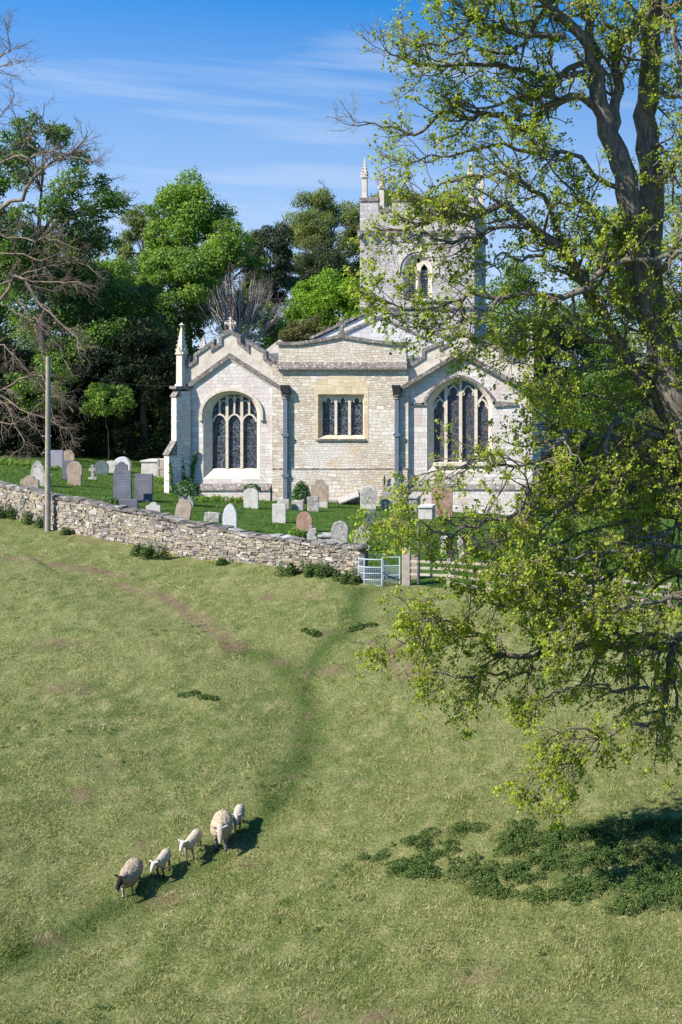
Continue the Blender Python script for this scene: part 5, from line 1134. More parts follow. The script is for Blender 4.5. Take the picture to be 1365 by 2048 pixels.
def far_tree(label, u0, u1, v0, v1, Y, kind, n, leaf=.26, name='leafy_tree', nl=26, lobe=.30, depth=.8, shape='dome', droop=0., density=.75, trunk_r=.35, cat='tree', group='trees beyond the churchyard', vbase=None, asp=.62, limbs_on=True, lop=None, core=0.0):
    """crown of leafy lobes carried on limbs; extents given in the picture at distance Y"""
    cx, cz = X((u0 + u1) / 2, Y), (Z(v0, Y) + Z(v1, Y)) / 2; a = (u1 - u0) / 2 * Y / F; c = (Z(v0, Y) - Z(v1, Y)) / 2; b = a * depth
    gb_ = gz(min(max(cx, -100), 100), Y); root = empty(name, (cx, Y, gb_)); tag(root, label, cat, group)
    nl = int(nl * 3.2); lobe = lobe * .80; n = int(n * 2.6); leaf = leaf * .76; sd = rng.uniform(0, 99, 3)
    q = norm(rng.normal(size=(nl * 6, 3))); rr_ = rng.uniform(.30, 1, nl * 6) ** .45
    if shape == 'dome': q[:, 2] = np.where(q[:, 2] < -.35, q[:, 2] * .9, q[:, 2])
    env = np.array([1 + .26 * mnoise.noise(Vector(x_ * 1.6 + sd)) + .16 * mnoise.noise(Vector(x_ * 3.7 + sd)) for x_ in q])
    s_ = lobe * rng.uniform(.6, 1.4, nl * 6); cand = q * np.minimum(rr_ * env, 1.02 - s_ * .35)[:, None]; lob = []
    for p_, r_ in zip(cand, s_):
        if len(lob) >= nl: break
        if all(np.dot(p_ - o_[0], p_ - o_[0]) > (.5 * r_) ** 2 for o_ in lob): lob.append((p_, r_))
    lp = np.array([q_[0] for q_ in lob]) * (a, b, c) + (cx, Y, cz); mr = (a * c) ** .5
    lr = np.array([q_[1] for q_ in lob])[:, None] * np.array((mr, mr * depth, mr * .72)) * rng.uniform(.8, 1.2, (len(lob), 3))
    li = rng.choice(len(lob), n, p=(lr.prod(1) ** .67) / (lr.prod(1) ** .67).sum())
    d = norm(rng.normal(size=(n, 3)) + np.array((0, 0, .25))); rad = rng.uniform(.3, 1.0, n) ** .6 * rng.choice([1, 1.18, 1.4], n, p=[.62, .26, .12])
    C = lp[li] + d * lr[li] * rad[:, None]
    nz = np.array([mnoise.noise(Vector(q_ * 1.1)) for q_ in C]); keep = nz > (-.9 + 1.0 * (1 - density)) * 1.0
    keep &= C[:, 2] > gb_ + .1
    C, d, li = C[keep], d[keep], li[keep]
    Nn = norm(d * .9 + rng.normal(size=C.shape) * .75 + np.array((0, 0, .35 - droop)))
    tnt = np.clip(rng.normal(.45, .2, len(C)) + rng.normal(0, .12, len(lob))[li], 0, 1)
    o = build_leaves('crown', C, Nn, rng.uniform(.7, 1.3, len(C)) * leaf, tnt, LM[kind], ratio=asp); child(o, root)
    ts = TubeSet(); top = np.array((cx, Y, cz + c * .45)); g0 = np.array((cx, Y, gb_ - .3))
    q, rr = resample([g0, g0 + (top - g0) * .35 + (a * .03, 0, 0), g0 + (top - g0) * .7 - (a * .04, 0, 0), top], [trunk_r, trunk_r * .75, trunk_r * .45, trunk_r * .12], 12, .05); ts.add(q[None], rr[None], 9)
    child(ts.build('trunk', M['far_bark']), root)
    if limbs_on:
        ts = TubeSet(); PP, RR = [], []
        for p in lp[::2]:
            k = int(np.clip(np.searchsorted(q[:, 2], p[2] - np.hypot(*(p - q[5])[:2]) * .8), 2, 10)); s = q[k]; mid_ = (s + p) / 2 + (0, 0, .12 * np.linalg.norm(p - s)) + rng.normal(0, .15, 3)
            w_, r_ = resample([s, mid_, p, p + (p - mid_) * .5], [rr[k] * .5, rr[k] * .32, .05, .02], 9, .06); PP.append(w_); RR.append(r_)
        PP, RR = np.array(PP), np.array(RR); ts.add(PP, RR, 6)
        Pa, Ra, _, _ = grow(PP, RR, 7, (.35, 1), (.5, 1.3), (25, 65), 6, .15, (0, 0, .05), .6, .014, .05); ts.add(Pa, Ra, 4)
        Pb, Rb, _, _ = grow(Pa, Ra, 4, (.2, 1), (.3, .7), (25, 60), 4, .15, (0, 0, .05), .6, .010, .03); ts.add(Pb, Rb, 3)
        child(ts.build('branch_work', M['far_bark'], smooth=False), root)
    return root
far_tree('bright green leafy tree rising highest behind the south chapel', 288, 468, 353, 600, 112, 'sycamore', 15000, .30, nl=34, lobe=.27)
far_tree('bright green lower tree with ragged side branches beside the dark pine', 395, 525, 440, 690, 106, 'sycamore', 9000, .28, nl=24, lobe=.27)
far_tree('olive tinted tree partly hidden behind the bright green tree', 234, 335, 412, 640, 124, 'olive', 9000, .26, nl=26, lobe=.25)
far_tree('mid green tree below and left of the bright green crown', 262, 430, 490, 720, 102, 'mid', 12000, .28, nl=28, lobe=.27)
far_tree('dark spreading tree with sky showing through its layered crown', -70, 238, 232, 620, 90, 'dark', 15000, .26, nl=42, lobe=.17, density=.62, depth=.7)
far_tree('dense dark green tree under the layered crown, above the yews', 60, 330, 540, 830, 93, 'dark', 17000, .27, nl=34, lobe=.26)
far_tree('tall dark narrow pine between the bright tree and the olive tree', 498, 584, 434, 640, 120, 'pine', 9000, .30, name='pine_tree', nl=20, lobe=.30, asp=.3)
far_tree('broad olive green tree with fine branches just left of the tower', 566, 760, 376, 620, 126, 'olive', 22000, .22, nl=44, lobe=.20, density=.70)
far_tree('low dark pine crown in front of the broad olive tree', 575, 705, 492, 640, 117, 'pine', 9000, .28, name='pine_tree', nl=22, lobe=.27, asp=.3)
far_tree('rounded yellow green bush filling the gap beside the tower foot', 578, 742, 546, 720, 101, 'limebush', 14000, .22, nl=34, lobe=.25, name='leafy_bush', cat='bush', limbs_on=False)
far_tree('brownish scrub in front of the yellow green bush', 555, 675, 632, 740, 97, 'brown', 8000, .18, nl=24, lobe=.27, name='leafy_bush', cat='bush', limbs_on=False)
far_tree('tree top just showing over the tower battlements', 728, 850, 362, 520, 132, 'olive', 7000, .26, nl=20, lobe=.27)
far_tree('very dark yew under the trees left of the chapel corner', 215, 362, 640, 960, 89.5, 'yew', 17000, .30, name='yew_tree', nl=40, lobe=.24, droop=.5, asp=.34, limbs_on=False)
far_tree('very dark yew behind the white round topped gravestone', 90, 258, 700, 965, 89, 'yew', 15000, .30, name='yew_tree', nl=36, lobe=.24, droop=.5, asp=.34, limbs_on=False)
far_tree('very dark yew at the upper end of the churchyard', -90, 120, 680, 965, 88, 'yew', 15000, .30, name='yew_tree', nl=36, lobe=.24, droop=.5, asp=.34, limbs_on=False)
far_tree('small bright green sapling in front of the dark yews', 160, 272, 768, 842, 85.6, 'mid', 1300, .22, nl=14, lobe=.3, name='sapling', trunk_r=.025, density=.5, limbs_on=False)
far_tree('bright leaved undergrowth tree behind the wooden pole', 20, 150, 700, 830, 85.8, 'mid', 1800, .22, nl=12, lobe=.28, name='sapling', trunk_r=.03, density=.55, limbs_on=False)
far_tree('dark olive tree beside the right edge of the tower', 955, 1110, 520, 1010, 112, 'mid', 18000, .27, nl=38, lobe=.21)
far_tree('dark pine showing between the tower and the great tree', 1010, 1180, 560, 1020, 106, 'pine', 16000, .30, name='pine_tree', nl=36, lobe=.22, asp=.3)
far_tree('tall fresh green tree glimpsed behind the great trunk', 1150, 1300, 420, 1000, 116, 'mid', 15000, .28, nl=34, lobe=.22)
far_tree('soft green tree at the right side of the picture behind the great tree', 1270, 1470, 250, 980, 108, 'olive', 16000, .27, nl=40, lobe=.2, density=.68)
far_tree('dull scrub bush at the north wall of the church', 1078, 1230, 860, 1050, 86, 'brown', 12000, .17, nl=34, lobe=.25, name='leafy_bush', cat='bush', limbs_on=False)
far_tree('dull scrub bush at the far end of the churchyard', 1200, 1420, 820, 1050, 84, 'brown', 14000, .17, nl=38, lobe=.23, name='leafy_bush', cat='bush', limbs_on=False)
far_tree('dark evergreen bush behind the scrub', 1110, 1400, 740, 1000, 92, 'dark', 15000, .25, nl=34, lobe=.24, name='leafy_bush', cat='bush', limbs_on=False)
far_tree('dark undergrowth filling the wood edge behind the yews', -60, 200, 790, 960, 101, 'dark', 9000, .27, nl=26, lobe=.28, name='leafy_bush', cat='bush', limbs_on=False)
far_tree('dark undergrowth filling the wood edge behind the chapel', 180, 470, 690, 960, 104, 'dark', 12000, .27, nl=30, lobe=.27, name='leafy_bush', cat='bush', limbs_on=False)
far_tree('mid green wood edge bush between the pine and the church roof', 455, 650, 610, 780, 112, 'mid', 9000, .26, nl=28, lobe=.27, name='leafy_bush', cat='bush', limbs_on=False)
far_tree('mid green tree filling the gap behind the leafless tree', -120, 95, 430, 800, 108, 'mid', 12000, .27, nl=34, lobe=.24)
far_tree('mid green tree between the layered dark crown and the bright tree', 110, 300, 520, 800, 99, 'mid', 11000, .27, nl=30, lobe=.26)
# vase shaped bare tree with silvery stems behind the south chapel
vb_ = P3(478, 735, 98); vb_[2] = gz(vb_[0], 98); vase = empty('vase_shaped_tree', vb_); tag(vase, 'leafless vase shaped tree with silvery stems fanning out behind the chapel cross', 'tree')
ts = TubeSet(); PP, RR = [], []
q0 = np.array((X(478, 98), 98.0, Z(705, 98)))
for i in range(70):
    a = rng.uniform(-1, 1); dep = rng.uniform(-1, 1); tip = P3(482 + 92 * a, 538 + 75 * abs(a) ** 1.8 + rng.uniform(0, 25), 98 + 2.6 * dep)
    mid_ = q0 * .52 + tip * .48 + np.array((a * .4, dep * .3, .0)); w_, r_ = resample([q0 + rng.normal(0, .12, 3) * (1, 1, 0), mid_, tip], [.042, .026, .008], 9, .06); PP.append(w_); RR.append(r_)
PP, RR = np.array(PP), np.array(RR); ts.add(PP, RR, 5); child(ts.build('stem_fan', M['silver_twig']), vase)
ts = TubeSet(); Pa, Ra, _, _ = grow(PP, RR, 6, (.35, 1), (.6, 1.6), (15, 45), 6, .12, (0, 0, .07), .6, .010, .03); ts.add(Pa, Ra, 4); Pb, Rb, _, _ = grow(Pa, Ra, 5, (.2, 1), (.3, .8), (15, 50), 4, .14, (0, 0, .05), .7, .007, .015); ts.add(Pb, Rb, 3)
child(ts.build('twig_growth', bark_mat('purple_twigs', [(.3, (.10, .075, .07)), (.7, (.19, .15, .135))]), smooth=False), vase)
ts = TubeSet(); q, rr = resample([vb_ - (0, 0, .2), (vb_ + q0) / 2, q0], [.3, .25, .2], 6); ts.add(q[None], rr[None], 8); child(ts.build('trunk', M['silver_twig']), vase)
# ------------------------------------------------------------------ sheep and lambs on the track
t = NT('fleece'); c = t.coord(); at = t.n('ShaderNodeAttribute', attribute_name='col').outputs['Color']
f = t.noise(c, 34, 5, .75)
M['fleece'] = t.done(t.principled(t.mix(.75, at, t.ramp(f, [(.28, .42), (.5, .95), (.78, 1.35)]), 'MULTIPLY'), .95, t.bump(f, .8, .02), spec=.1))
def sheep(name, loc, heading, S, label, cat, fleece, face, leg, muzzle, ewe=True, phase=0, headturn=0.0, headdrop=0.0, speck=0.0, ear=None):
    """continuous body: shaped trunk, neck, head, ears, jointed legs, fused with a voxel remesh, then woolled"""
    m = MB(); comps = []                                        # comps: (kind, a, b, ra, rb) capsules for colouring
    def chain(kind, pts, rad, n=10):
        m.tube(pts, rad, n); m.ell(pts[0], (rad[0],) * 3, 10, 6); m.ell(pts[-1], (rad[-1],) * 3, 10, 6)
        for i in range(len(pts) - 1): comps.append((kind, np.array(pts[i], float), np.array(pts[i + 1], float), rad[i], rad[i + 1]))
    def loft(rings, n=16):
        vs = []
        for x, z, ry, rz in rings:
            for k in range(n): a = 2 * math.pi * k / n; vs.append((x, ry * math.cos(a), z + rz * math.sin(a)))
        fs = [(i * n + k, i * n + (k + 1) % n, (i + 1) * n + (k + 1) % n, (i + 1) * n + k) for i in range(len(rings) - 1) for k in range(n)] + [tuple(range(n))[::-1], tuple((len(rings) - 1) * n + k for k in range(n))]
        m.add(vs, fs)
    if ewe:
        loft([(-.60, .63, .05, .06), (-.56, .63, .16, .18), (-.46, .62, .24, .26), (-.25, .60, .29, .29), (-.02, .585, .305, .30), (.20, .60, .275, .295), (.38, .645, .22, .27), (.50, .69, .16, .20), (.57, .72, .07, .09)])
        comps.append(('wool', np.array((-.45, 0, .62)), np.array((.40, 0, .66)), .27, .24)); nk = [(.40, 0, .70), (.56, .02 * headturn, .83), (.68, .07 * headturn, .93 - headdrop)]; chain('wool', nk, [.19, .15, .115])
        hx, hz, hr, LL = .70, .95 - headdrop, .102, .28
    else:
        loft([(-.50, .60, .05, .06), (-.46, .60, .12, .14), (-.36, .59, .165, .18), (-.15, .575, .175, .185), (.08, .58, .165, .18), (.26, .60, .145, .175), (.38, .625, .10, .13), (.43, .64, .05, .06)])
        comps.append(('wool', np.array((-.38, 0, .59)), np.array((.30, 0, .60)), .17, .155)); nk = [(.30, 0, .64), (.44, .02 * headturn, .77), (.52, .05 * headturn, .87 - headdrop)]; chain('wool', nk, [.12, .092, .08])
        hx, hz, hr, LL = .54, .89 - headdrop, .090, .21
    hy = .09 * headturn; ca = math.cos(headturn * .7); sa = math.sin(headturn * .7)
    h0 = np.array((hx, hy, hz)); fw = np.array((ca, sa, 0)); sd_ = np.array((-sa, ca, 0)); up = np.array((0, 0, 1.0))
    e0 = h0 + fw * LL * .40 - up * LL * .34; e1 = h0 + fw * LL * .72 - up * LL * .80; e2 = h0 + fw * LL * .80 - up * LL * .98
    chain('face', [tuple(h0), tuple(e0), tuple(e1)], [hr, hr * .86, hr * .60], 12); chain('muzzle', [tuple(e1), tuple(e2)], [hr * .58, hr * .46], 10)
    for s in (-1, 1):                                           # ears held out and slightly forward
        b0 = h0 + sd_ * s * hr * .75 + up * hr * .55 - fw * .02; b1 = b0 + sd_ * s * LL * .34 + up * LL * .16; b2 = b0 + sd_ * s * LL * .56 + up * LL * .20 + fw * .02
        chain('ear', [tuple(b0), tuple(b1), tuple(b2)], [.026, .042 if ewe else .04, .014], 8)
    lw = .135 if ewe else .095; K = 1 if ewe else .80
    sw = [(.10, -.09), (-.10, .05), (-.12, .10), (.06, -.10)]; sw = sw[phase:] + sw[:phase]
    if ewe:
        for s, (d, _) in zip((-1, 1), (sw[0], sw[1])):
            chain('leg', [(.30, s * lw, .52), (.33 + d * .35, s * lw, .30), (.32 + d * .8, s * lw * .95, .10), (.33 + d, s * lw * .95, .055)], [.085, .044, .030, .034]); chain('hoof', [(.335 + d, s * lw * .95, .05), (.355 + d, s * lw * .95, .02)], [.036, .042])
        for s, (d, _) in zip((-1, 1), (sw[2], sw[3])):
            chain('leg', [(-.38, s * lw, .55), (-.29 + d * .3, s * lw * 1.05, .42), (-.47 + d * .6, s * lw, .27), (-.45 + d, s * lw * .95, .09)], [.14, .085, .040, .030]); chain('hoof', [(-.445 + d, s * lw * .95, .05), (-.42 + d, s * lw * .95, .02)], [.036, .042])
    else:
        for s, (d, _) in zip((-1, 1), (sw[0], sw[1])):
            chain('leg', [(.22, s * lw, .54), (.25 + d * .4, s * lw, .31), (.245 + d * .85, s * lw * .95, .10), (.255 + d, s * lw * .95, .055)], [.07, .040, .028, .032]); chain('hoof', [(.26 + d, s * lw * .95, .05), (.28 + d, s * lw * .95, .02)], [.034, .038])
        for s, (d, _) in zip((-1, 1), (sw[2], sw[3])):
            chain('leg', [(-.34, s * lw, .56), (-.26 + d * .3, s * lw * 1.05, .43), (-.43 + d * .6, s * lw, .29), (-.40 + d, s * lw * .95, .09)], [.105, .07, .038, .029]); chain('hoof', [(-.395 + d, s * lw * .95, .05), (-.37 + d, s * lw * .95, .02)], [.034, .038])
        chain('wool', [(-.47, 0, .66), (-.56, 0, .58), (-.575, 0, .42)], [.04, .034, .022])
    if ewe: chain('wool', [(-.56, 0, .72), (-.63, 0, .62), (-.64, 0, .46)], [.06, .05, .03])
    me = bpy.data.meshes.new('tmp'); me.from_pydata(m.v, [], m.f); bm = bmesh.new(); bm.from_mesh(me); bmesh.ops.recalc_face_normals(bm, faces=bm.faces); bm.to_mesh(me); bm.free()
    tmp = bpy.data.objects.new('tmp', me); COL.objects.link(tmp)
    r = tmp.modifiers.new('r', 'REMESH'); r.mode = 'VOXEL'; r.voxel_size = .016
    sm = tmp.modifiers.new('s', 'SMOOTH'); sm.iterations = 3; sm.factor = .5
    dg = bpy.context.evaluated_depsgraph_get(); em = bpy.data.meshes.new_from_object(tmp.evaluated_get(dg)); bpy.data.objects.remove(tmp)
    n = len(em.vertices); co = np.empty(n * 3, np.float32); em.vertices.foreach_get('co', co); co = co.reshape(-1, 3).astype(float)
    no = np.empty(n * 3, np.float32); em.vertices.foreach_get('normal', no); no = no.reshape(-1, 3)
    best = np.full(n, 9.0); kind = np.zeros(n, int); kn = ['wool', 'face', 'muzzle', 'ear', 'leg', 'hoof']
    for kd, a, b, ra, rb in comps:
        ab = b - a; tt = np.clip(((co - a) @ ab) / (ab @ ab + 1e-9), 0, 1); d = np.linalg.norm(co - a - tt[:, None] * ab, axis=1) - (ra + (rb - ra) * tt)
        mk = d < best; best[mk] = d[mk]; kind[mk] = kn.index(kd)
    if ewe: kind[(co[:, 0] < .42) & (co[:, 2] > .40)] = 0       # fleece covers the upper legs
    else: kind[(co[:, 0] < .36) & (co[:, 2] > .42)] = 0
    nz = np.array([mnoise.fractal(Vector(q * 9), 1, 2, 4) for q in co]); n2 = np.array([mnoise.noise(Vector(q * 22 + np.array((3, 7, 1)))) for q in co]); n3 = np.array([mnoise.noise(Vector((q[0] * 34, q[1] * 34, q[2] * 13))) for q in co])
    wool = (kind == 0); co += no * (np.where(wool, (.018 if ewe else .005) * nz + (.024 if ewe else .006) * n3 + (.012 if ewe else .006), .0))[:, None]
    if ewe: co[:, 2] -= np.where(wool & (co[:, 2] < .45), .03 * np.abs(n3), 0)
    pal = np.array([fleece, face, muzzle, ear or face, leg, (.02, .018, .016)]); vc_ = pal[kind]
    vc_ = vc_ * np.where(wool, 1 + .25 * nz, 1)[:, None]
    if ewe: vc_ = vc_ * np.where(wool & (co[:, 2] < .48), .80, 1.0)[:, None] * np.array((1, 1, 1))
    sp__ = (kind == 4) & (n2 > .22) & (speck > 0); vc_[sp__] = (.03, .026, .024)
    em.vertices.foreach_set('co', co.astype(np.float32).ravel()); a = em.color_attributes.new('col', 'FLOAT_COLOR', 'POINT'); cc = np.ones((n, 4), np.float32); cc[:, :3] = vc_; a.data.foreach_set('color', cc.ravel())
    for p in em.polygons: p.use_smooth = True
    em.update(); em.materials.clear(); em.materials.append(M['fleece']); em.name = name
    root = empty(name, loc, heading); root.scale = (S, S, S); tag(root, label, cat, 'sheep walking along the track')
    o = bpy.data.objects.new('body', em); COL.objects.link(o); o.parent = root
    for s in (-1, 1):
        q = MB(); pe = h0 + fw * LL * .34 - up * LL * .06 + sd_ * s * hr * .86; q.ell(tuple(pe), (.016, .012, .014), 8, 5); e = q.build('eye', M['eye'], None, smooth=True); e.parent = root
        q = MB(); pe = e2 + fw * hr * .34 + up * hr * .12 + sd_ * s * hr * .24; q.ell(tuple(pe), (.012, .010, .010), 8, 5); e = q.build('nostril', M['eye'], None, smooth=True); e.parent = root
    # stand on the slope
    cH, sH = math.cos(heading), math.sin(heading); zf = gz(loc[0] + cH * .33 * S, loc[1] + sH * .33 * S); zb_ = gz(loc[0] - cH * .42 * S, loc[1] - sH * .42 * S)
    root.rotation_euler = (0, -math.atan2(zf - zb_, .75 * S), heading); root.location.z = (zf * .56 + zb_ * .44) - .012
    return root
M['eye'] = mottled('dark_eye', [(.3, (.008, .007, .006)), (.7, (.014, .012, .01))], 3, rough=.25, bump=0)
def at_(u, v): return hit(u, v)
H = math.radians
def face_(u0, v0, u1, v1):
    a, b = hit(u0, v0), hit(u1, v1); return math.atan2(b[1] - a[1], b[0] - a[0])
print('heading', math.degrees(face_(480, 1655, 260, 1790)))
cream, ch = (.56, .46, .33), (.62, .55, .44)
sheep('ewe', at_(264, 1783), H(272), .74, 'black faced ewe with shaggy fleece leading the line of sheep', 'sheep', (.33, .265, .185), (.022, .02, .022), (.50, .48, .45), (.42, .40, .37), True, 0, -.35, .05, 1, ear=(.03, .028, .03))
sheep('lamb', at_(327, 1751), H(266), .70, 'white lamb with dark eye patches directly behind the black faced ewe', 'lamb', (.46, .39, .295), (.54, .49, .43), (.10, .09, .085), (.60, .56, .50), False, 1, -.3, .12, 1)
sheep('lamb', at_(388, 1716), H(262), .74, 'white lamb with clean white face walking third in the line', 'lamb', (.48, .405, .30), (.56, .50, .43), (.30, .24, .22), (.64, .59, .52), False, 0, -.15, .03, 0)
sheep('ewe', at_(444, 1690), H(284), .86, 'big pale faced ewe with thick cream fleece walking fourth in the line', 'sheep', (.42, .335, .225), (.42, .35, .29), (.20, .20, .22), (.50, .40, .29), True, 2, .1, .10, 0)
sheep('lamb', at_(478, 1657), H(278), .70, 'white lamb walking last, half hidden behind the pale faced ewe', 'lamb', (.46, .39, .295), (.47, .42, .36), (.2, .18, .17), (.60, .54, .46), False, 2, .3, .12, 0)

# ------------------------------------------------------------------ nettles, ivy, tufts
def clump_leaves(centres, rad, hgt_, n, size):
    """leafy low growth heaped over ground spots"""
    C = []; 
    for (x, y), r, h, k in zip(centres, rad, hgt_, n):
        a = rng.uniform(0, 2 * math.pi, k); q = np.sqrt(rng.uniform(0, 1, k)); px, py = x + r * q * np.cos(a), y + r * q * np.sin(a)
        z = ground(np.stack((px, py), 1)); zz_ = h * (1 - q ** 2.2) * rng.uniform(.35, 1.05, k); C.append(np.stack((px, py, z + zz_ + .02), 1))
    C = np.concatenate(C); Nn = norm(rng.normal(size=C.shape) * .55 + np.array((-.35, -.3, .8)))
    return C, Nn, rng.uniform(*size, len(C)), np.clip(rng.normal(.5, .25, len(C)), 0, 1)
cs, rs, hs_, ns_ = [], [], [], []
def blob(u, v, w, d, h, m):
    """heap of nettle tops around a spot: w metres wide, d deep"""
    c = hit(u, v)
    for i in range(int(m * 1.0) + 1):
        a = rng.uniform(0, 2 * math.pi); q = math.sqrt(rng.uniform(0, 1)); r = rng.uniform(.07, .28) if rng.random() > .3 else rng.uniform(.03, .09); cs.append((c[0] + w / 2 * q * math.cos(a) * 1.12, c[1] + d / 2 * q * math.sin(a) * 1.12)); rs.append(r); hs_.append(h * .62 * rng.uniform(.4, 1.2)); ns_.append(int(3000 * r * r + 25))
for b_ in [(745, 1717, .5, .35, .12, 5), (820, 1690, .9, .5, .2, 10), (850, 1735, 1.5, .9, .26, 26), (820, 1745, .7, .6, .24, 10), (880, 1700, 1.0, .5, .24, 12), (930, 1660, .7, .4, .16, 8), (940, 1740, .9, .8, .26, 14), (855, 1665, .3, .2, .14, 3),
           (1010, 1760, 1.7, 1.0, .30, 34), (1060, 1690, 1.6, .9, .36, 34), (1030, 1680, .8, .6, .34, 14), (1050, 1650, .7, .3, .2, 6), (1140, 1670, 1.0, .8, .34, 20), (1120, 1720, 1.4, .9, .30, 24), (1090, 1745, 1.5, .8, .28, 24), (1215, 1665, 1.0, .9, .36, 22),
           (1180, 1690, 1.2, .8, .32, 20), (1260, 1700, 1.5, .9, .34, 28), (1300, 1665, 1.0, .7, .38, 18), (1200, 1770, 1.5, .9, .30, 26), (1280, 1760, 1.7, 1.1, .36, 36), (1330, 1790, 1.5, 1.2, .40, 34), (1270, 1815, 1.3, .7, .36, 22), (1350, 1740, 1.2, 1.0, .38, 22),
           (1140, 1790, 1.0, .6, .22, 12), (1080, 1790, .9, .4, .18, 8), (1370, 1690, 1.2, .9, .36, 20), (1400, 1780, 1.5, 1.4, .40, 26), (1190, 1720, .9, .5, .24, 10), (1350, 1660, .8, .5, .4, 10)]: blob(*b_)
C, Nn, S, T = clump_leaves(cs, rs, hs_, ns_, (.028, .062))
o = build_leaves('nettle_cover', C, Nn, S, T, LM['nettle'], ratio=.62); tag(o, 'dark green nettle growth spreading over the field under the great tree', 'nettles', kind='stuff')
print('nettles', len(C))
def plant(label, spots, name='nettle_clump', mat='nettle', size=(.05, .10), cat='plant', group='nettle clumps'):
    c0 = None; cs_, rs_, h_, n_ = [], [], [], []
    for u, v, w, d, h, m, dy in spots:
        c = hit(u, v); c0 = c if c0 is None else c0
        for i in range(m): r = rng.uniform(.12, .26); cs_.append((c[0] + rng.uniform(-.5, .5) * w, c[1] + rng.uniform(-.5, .5) * d + dy)); rs_.append(r); h_.append(h * rng.uniform(.5, 1.1)); n_.append(int(1600 * r * r + 90))
    C, Nn, S, T = clump_leaves(cs_, rs_, h_, n_, size); o = build_leaves(name, C - c0, Nn, S, T, LM[mat], ratio=.6); o.location = c0; return tag(o, label, cat, group)
plant('large nettle clump against the wall foot left of the pole', [(20, 1034, 2.2, .5, .75, 24, -.1), (70, 1042, .9, .5, .6, 9, -.1)])
plant('thin nettle clump just left of the pole foot', [(88, 1055, .45, .3, .55, 5, 0)])
plant('small weed at the wall foot just right of the pole', [(134, 1068, .35, .25, .35, 4, -.1)])
plant('bushy nettle clump at the middle of the stone wall', [(285, 1108, .5, .4, .5, 6, -.2), (318, 1114, .9, .4, .7, 12, -.2)])
plant('long nettle bank at the lower end of the stone wall', [(600, 1145, 1.5, .45, .6, 18, -.2), (640, 1150, 1.2, .45, .55, 14, -.25), (690, 1160, 1.0, .4, .45, 11, -.25)])
plant('tiny weed at the wall foot between the larger clumps', [(446, 1128, .3, .2, .3, 3, -.15)])
plant('dark thistle patch on the trodden track below the gate', [(628, 1266, .7, .4, .12, 5, 0)])
plant('low dark weed in the grass below the gate', [(728, 1255, .9, .5, .13, 6, 0)], mat='nettle')
plant('faint low weed patch in the middle of the slope', [(395, 1390, 1.1, .4, .05, 4, 0)])
plant('tuft of long dark grass beside the reddish gravestone', [(600, 1078, .8, .5, .5, 12, 0)], name='grass_tuft', mat='mid', group='tufts')
plant('rank green growth under the yews at the top of the churchyard', [(30, 930, 4, 1.6, .35, 40, 0), (110, 940, 3, 1.2, .25, 22, 0)], mat='mid', name='rough_growth')
plant('grassy hump below the south chapel window', [(390, 1002, 1.0, .6, .3, 9, 0), (450, 1003, 1.6, .6, .34, 14, 0)], mat='mid', name='rough_growth')
plant('green growth around the foot of the chapel buttress', [(325, 965, 1.4, .8, .35, 16, 0), (345, 985, .8, .5, .4, 8, -.3)], mat='mid', name='rough_growth')
plant('scruffy plants on the wall top below the slate pair', [(235, 1012, 1.4, .2, .5, 10, -.1)], mat='ivy', name='rough_growth')
# ivy: on the chapel corner, on gravestones
def ivy(label, runs, n, size=(.07, .13), spread=.12, name='ivy', dom=None):
    """leaves along stems climbing a surface: runs of (x,y,z) points with a half width"""
    C, ts_ = [], TubeSet()
    for pts, wd in runs:
        pts = np.array(pts); q, _ = resample(pts, np.linspace(1, 1, len(pts)), 14, .02); ts_.add(q[None], np.linspace(.02, .008, 14)[None], 5)
        L = np.linalg.norm(np.diff(q, axis=0), axis=1).sum(); k = int(n * L * wd / .2); t_ = rng.uniform(0, 13, k); i = np.minimum(t_.astype(int), 12); f = (t_ - i)[:, None]; w_ = wd * (1 - .75 * (t_ / 13))[:, None]
        C.append(q[i] * (1 - f) + q[i + 1] * f + rng.normal(0, 1, (k, 3)) * np.array((1, .35, .6)) * w_ * .6)
    C = np.concatenate(C); o = empty(name, runs[0][0][0]); tag(o, label, 'ivy', 'ivy growths')
    l_ = build_leaves('foliage', C - np.array(o.location), norm(rng.normal(size=C.shape) * .6 + np.array((-.2, -.8, .5))), rng.uniform(*size, len(C)), np.clip(rng.normal(.6, .22, len(C)), 0, 1), LM['ivy'], ratio=.9); l_.parent = o
    s_ = ts_.build('stem', M['far_bark']); s_.parent = o; s_.location = -o.location; return o
yv = YL - .12; q3 = lambda u, v, y=yv: tuple(P3(u, v, y))
ivy('ivy climbing the chapel corner in three tall sprays', [([q3(373, 985), q3(374, 920), q3(373, 870), q3(372, 835)], .12), ([q3(368, 985, yv - .3), q3(363, 930, yv - .3), q3(360, 895, yv - .3)], .22), ([q3(378, 985), q3(386, 935), q3(394, 902)], .16),
     ([q3(345, 990, yv - .9), q3(342, 950, yv - .9), q3(340, 925, yv - .9)], .12), ([q3(370, 985, yv - .4), q3(372, 955, yv - .3)], .4)], 240)
def ivy_cap(label, u, v, w, h, d, n, Y=None):
    p = hit(u, v) if Y is None else P3(u, v, Y); d_ = norm(rng.normal(size=(n, 3)) + (0, -.15, .3)); C = d_ * np.array((w / 2, d / 2, h)) * rng.uniform(.8, 1.08, (n, 1)) ; C = C[C[:, 2] > -.1]
    o = build_leaves('ivy', C, norm(C / np.array((w, d, h)) + rng.normal(0, .35, C.shape)), rng.uniform(.06, .11, len(C)), np.clip(rng.normal(.4, .22, len(C)), 0, 1), LM['ivy'], ratio=.9); o.location = p; return tag(o, label, 'ivy', 'ivy growths')
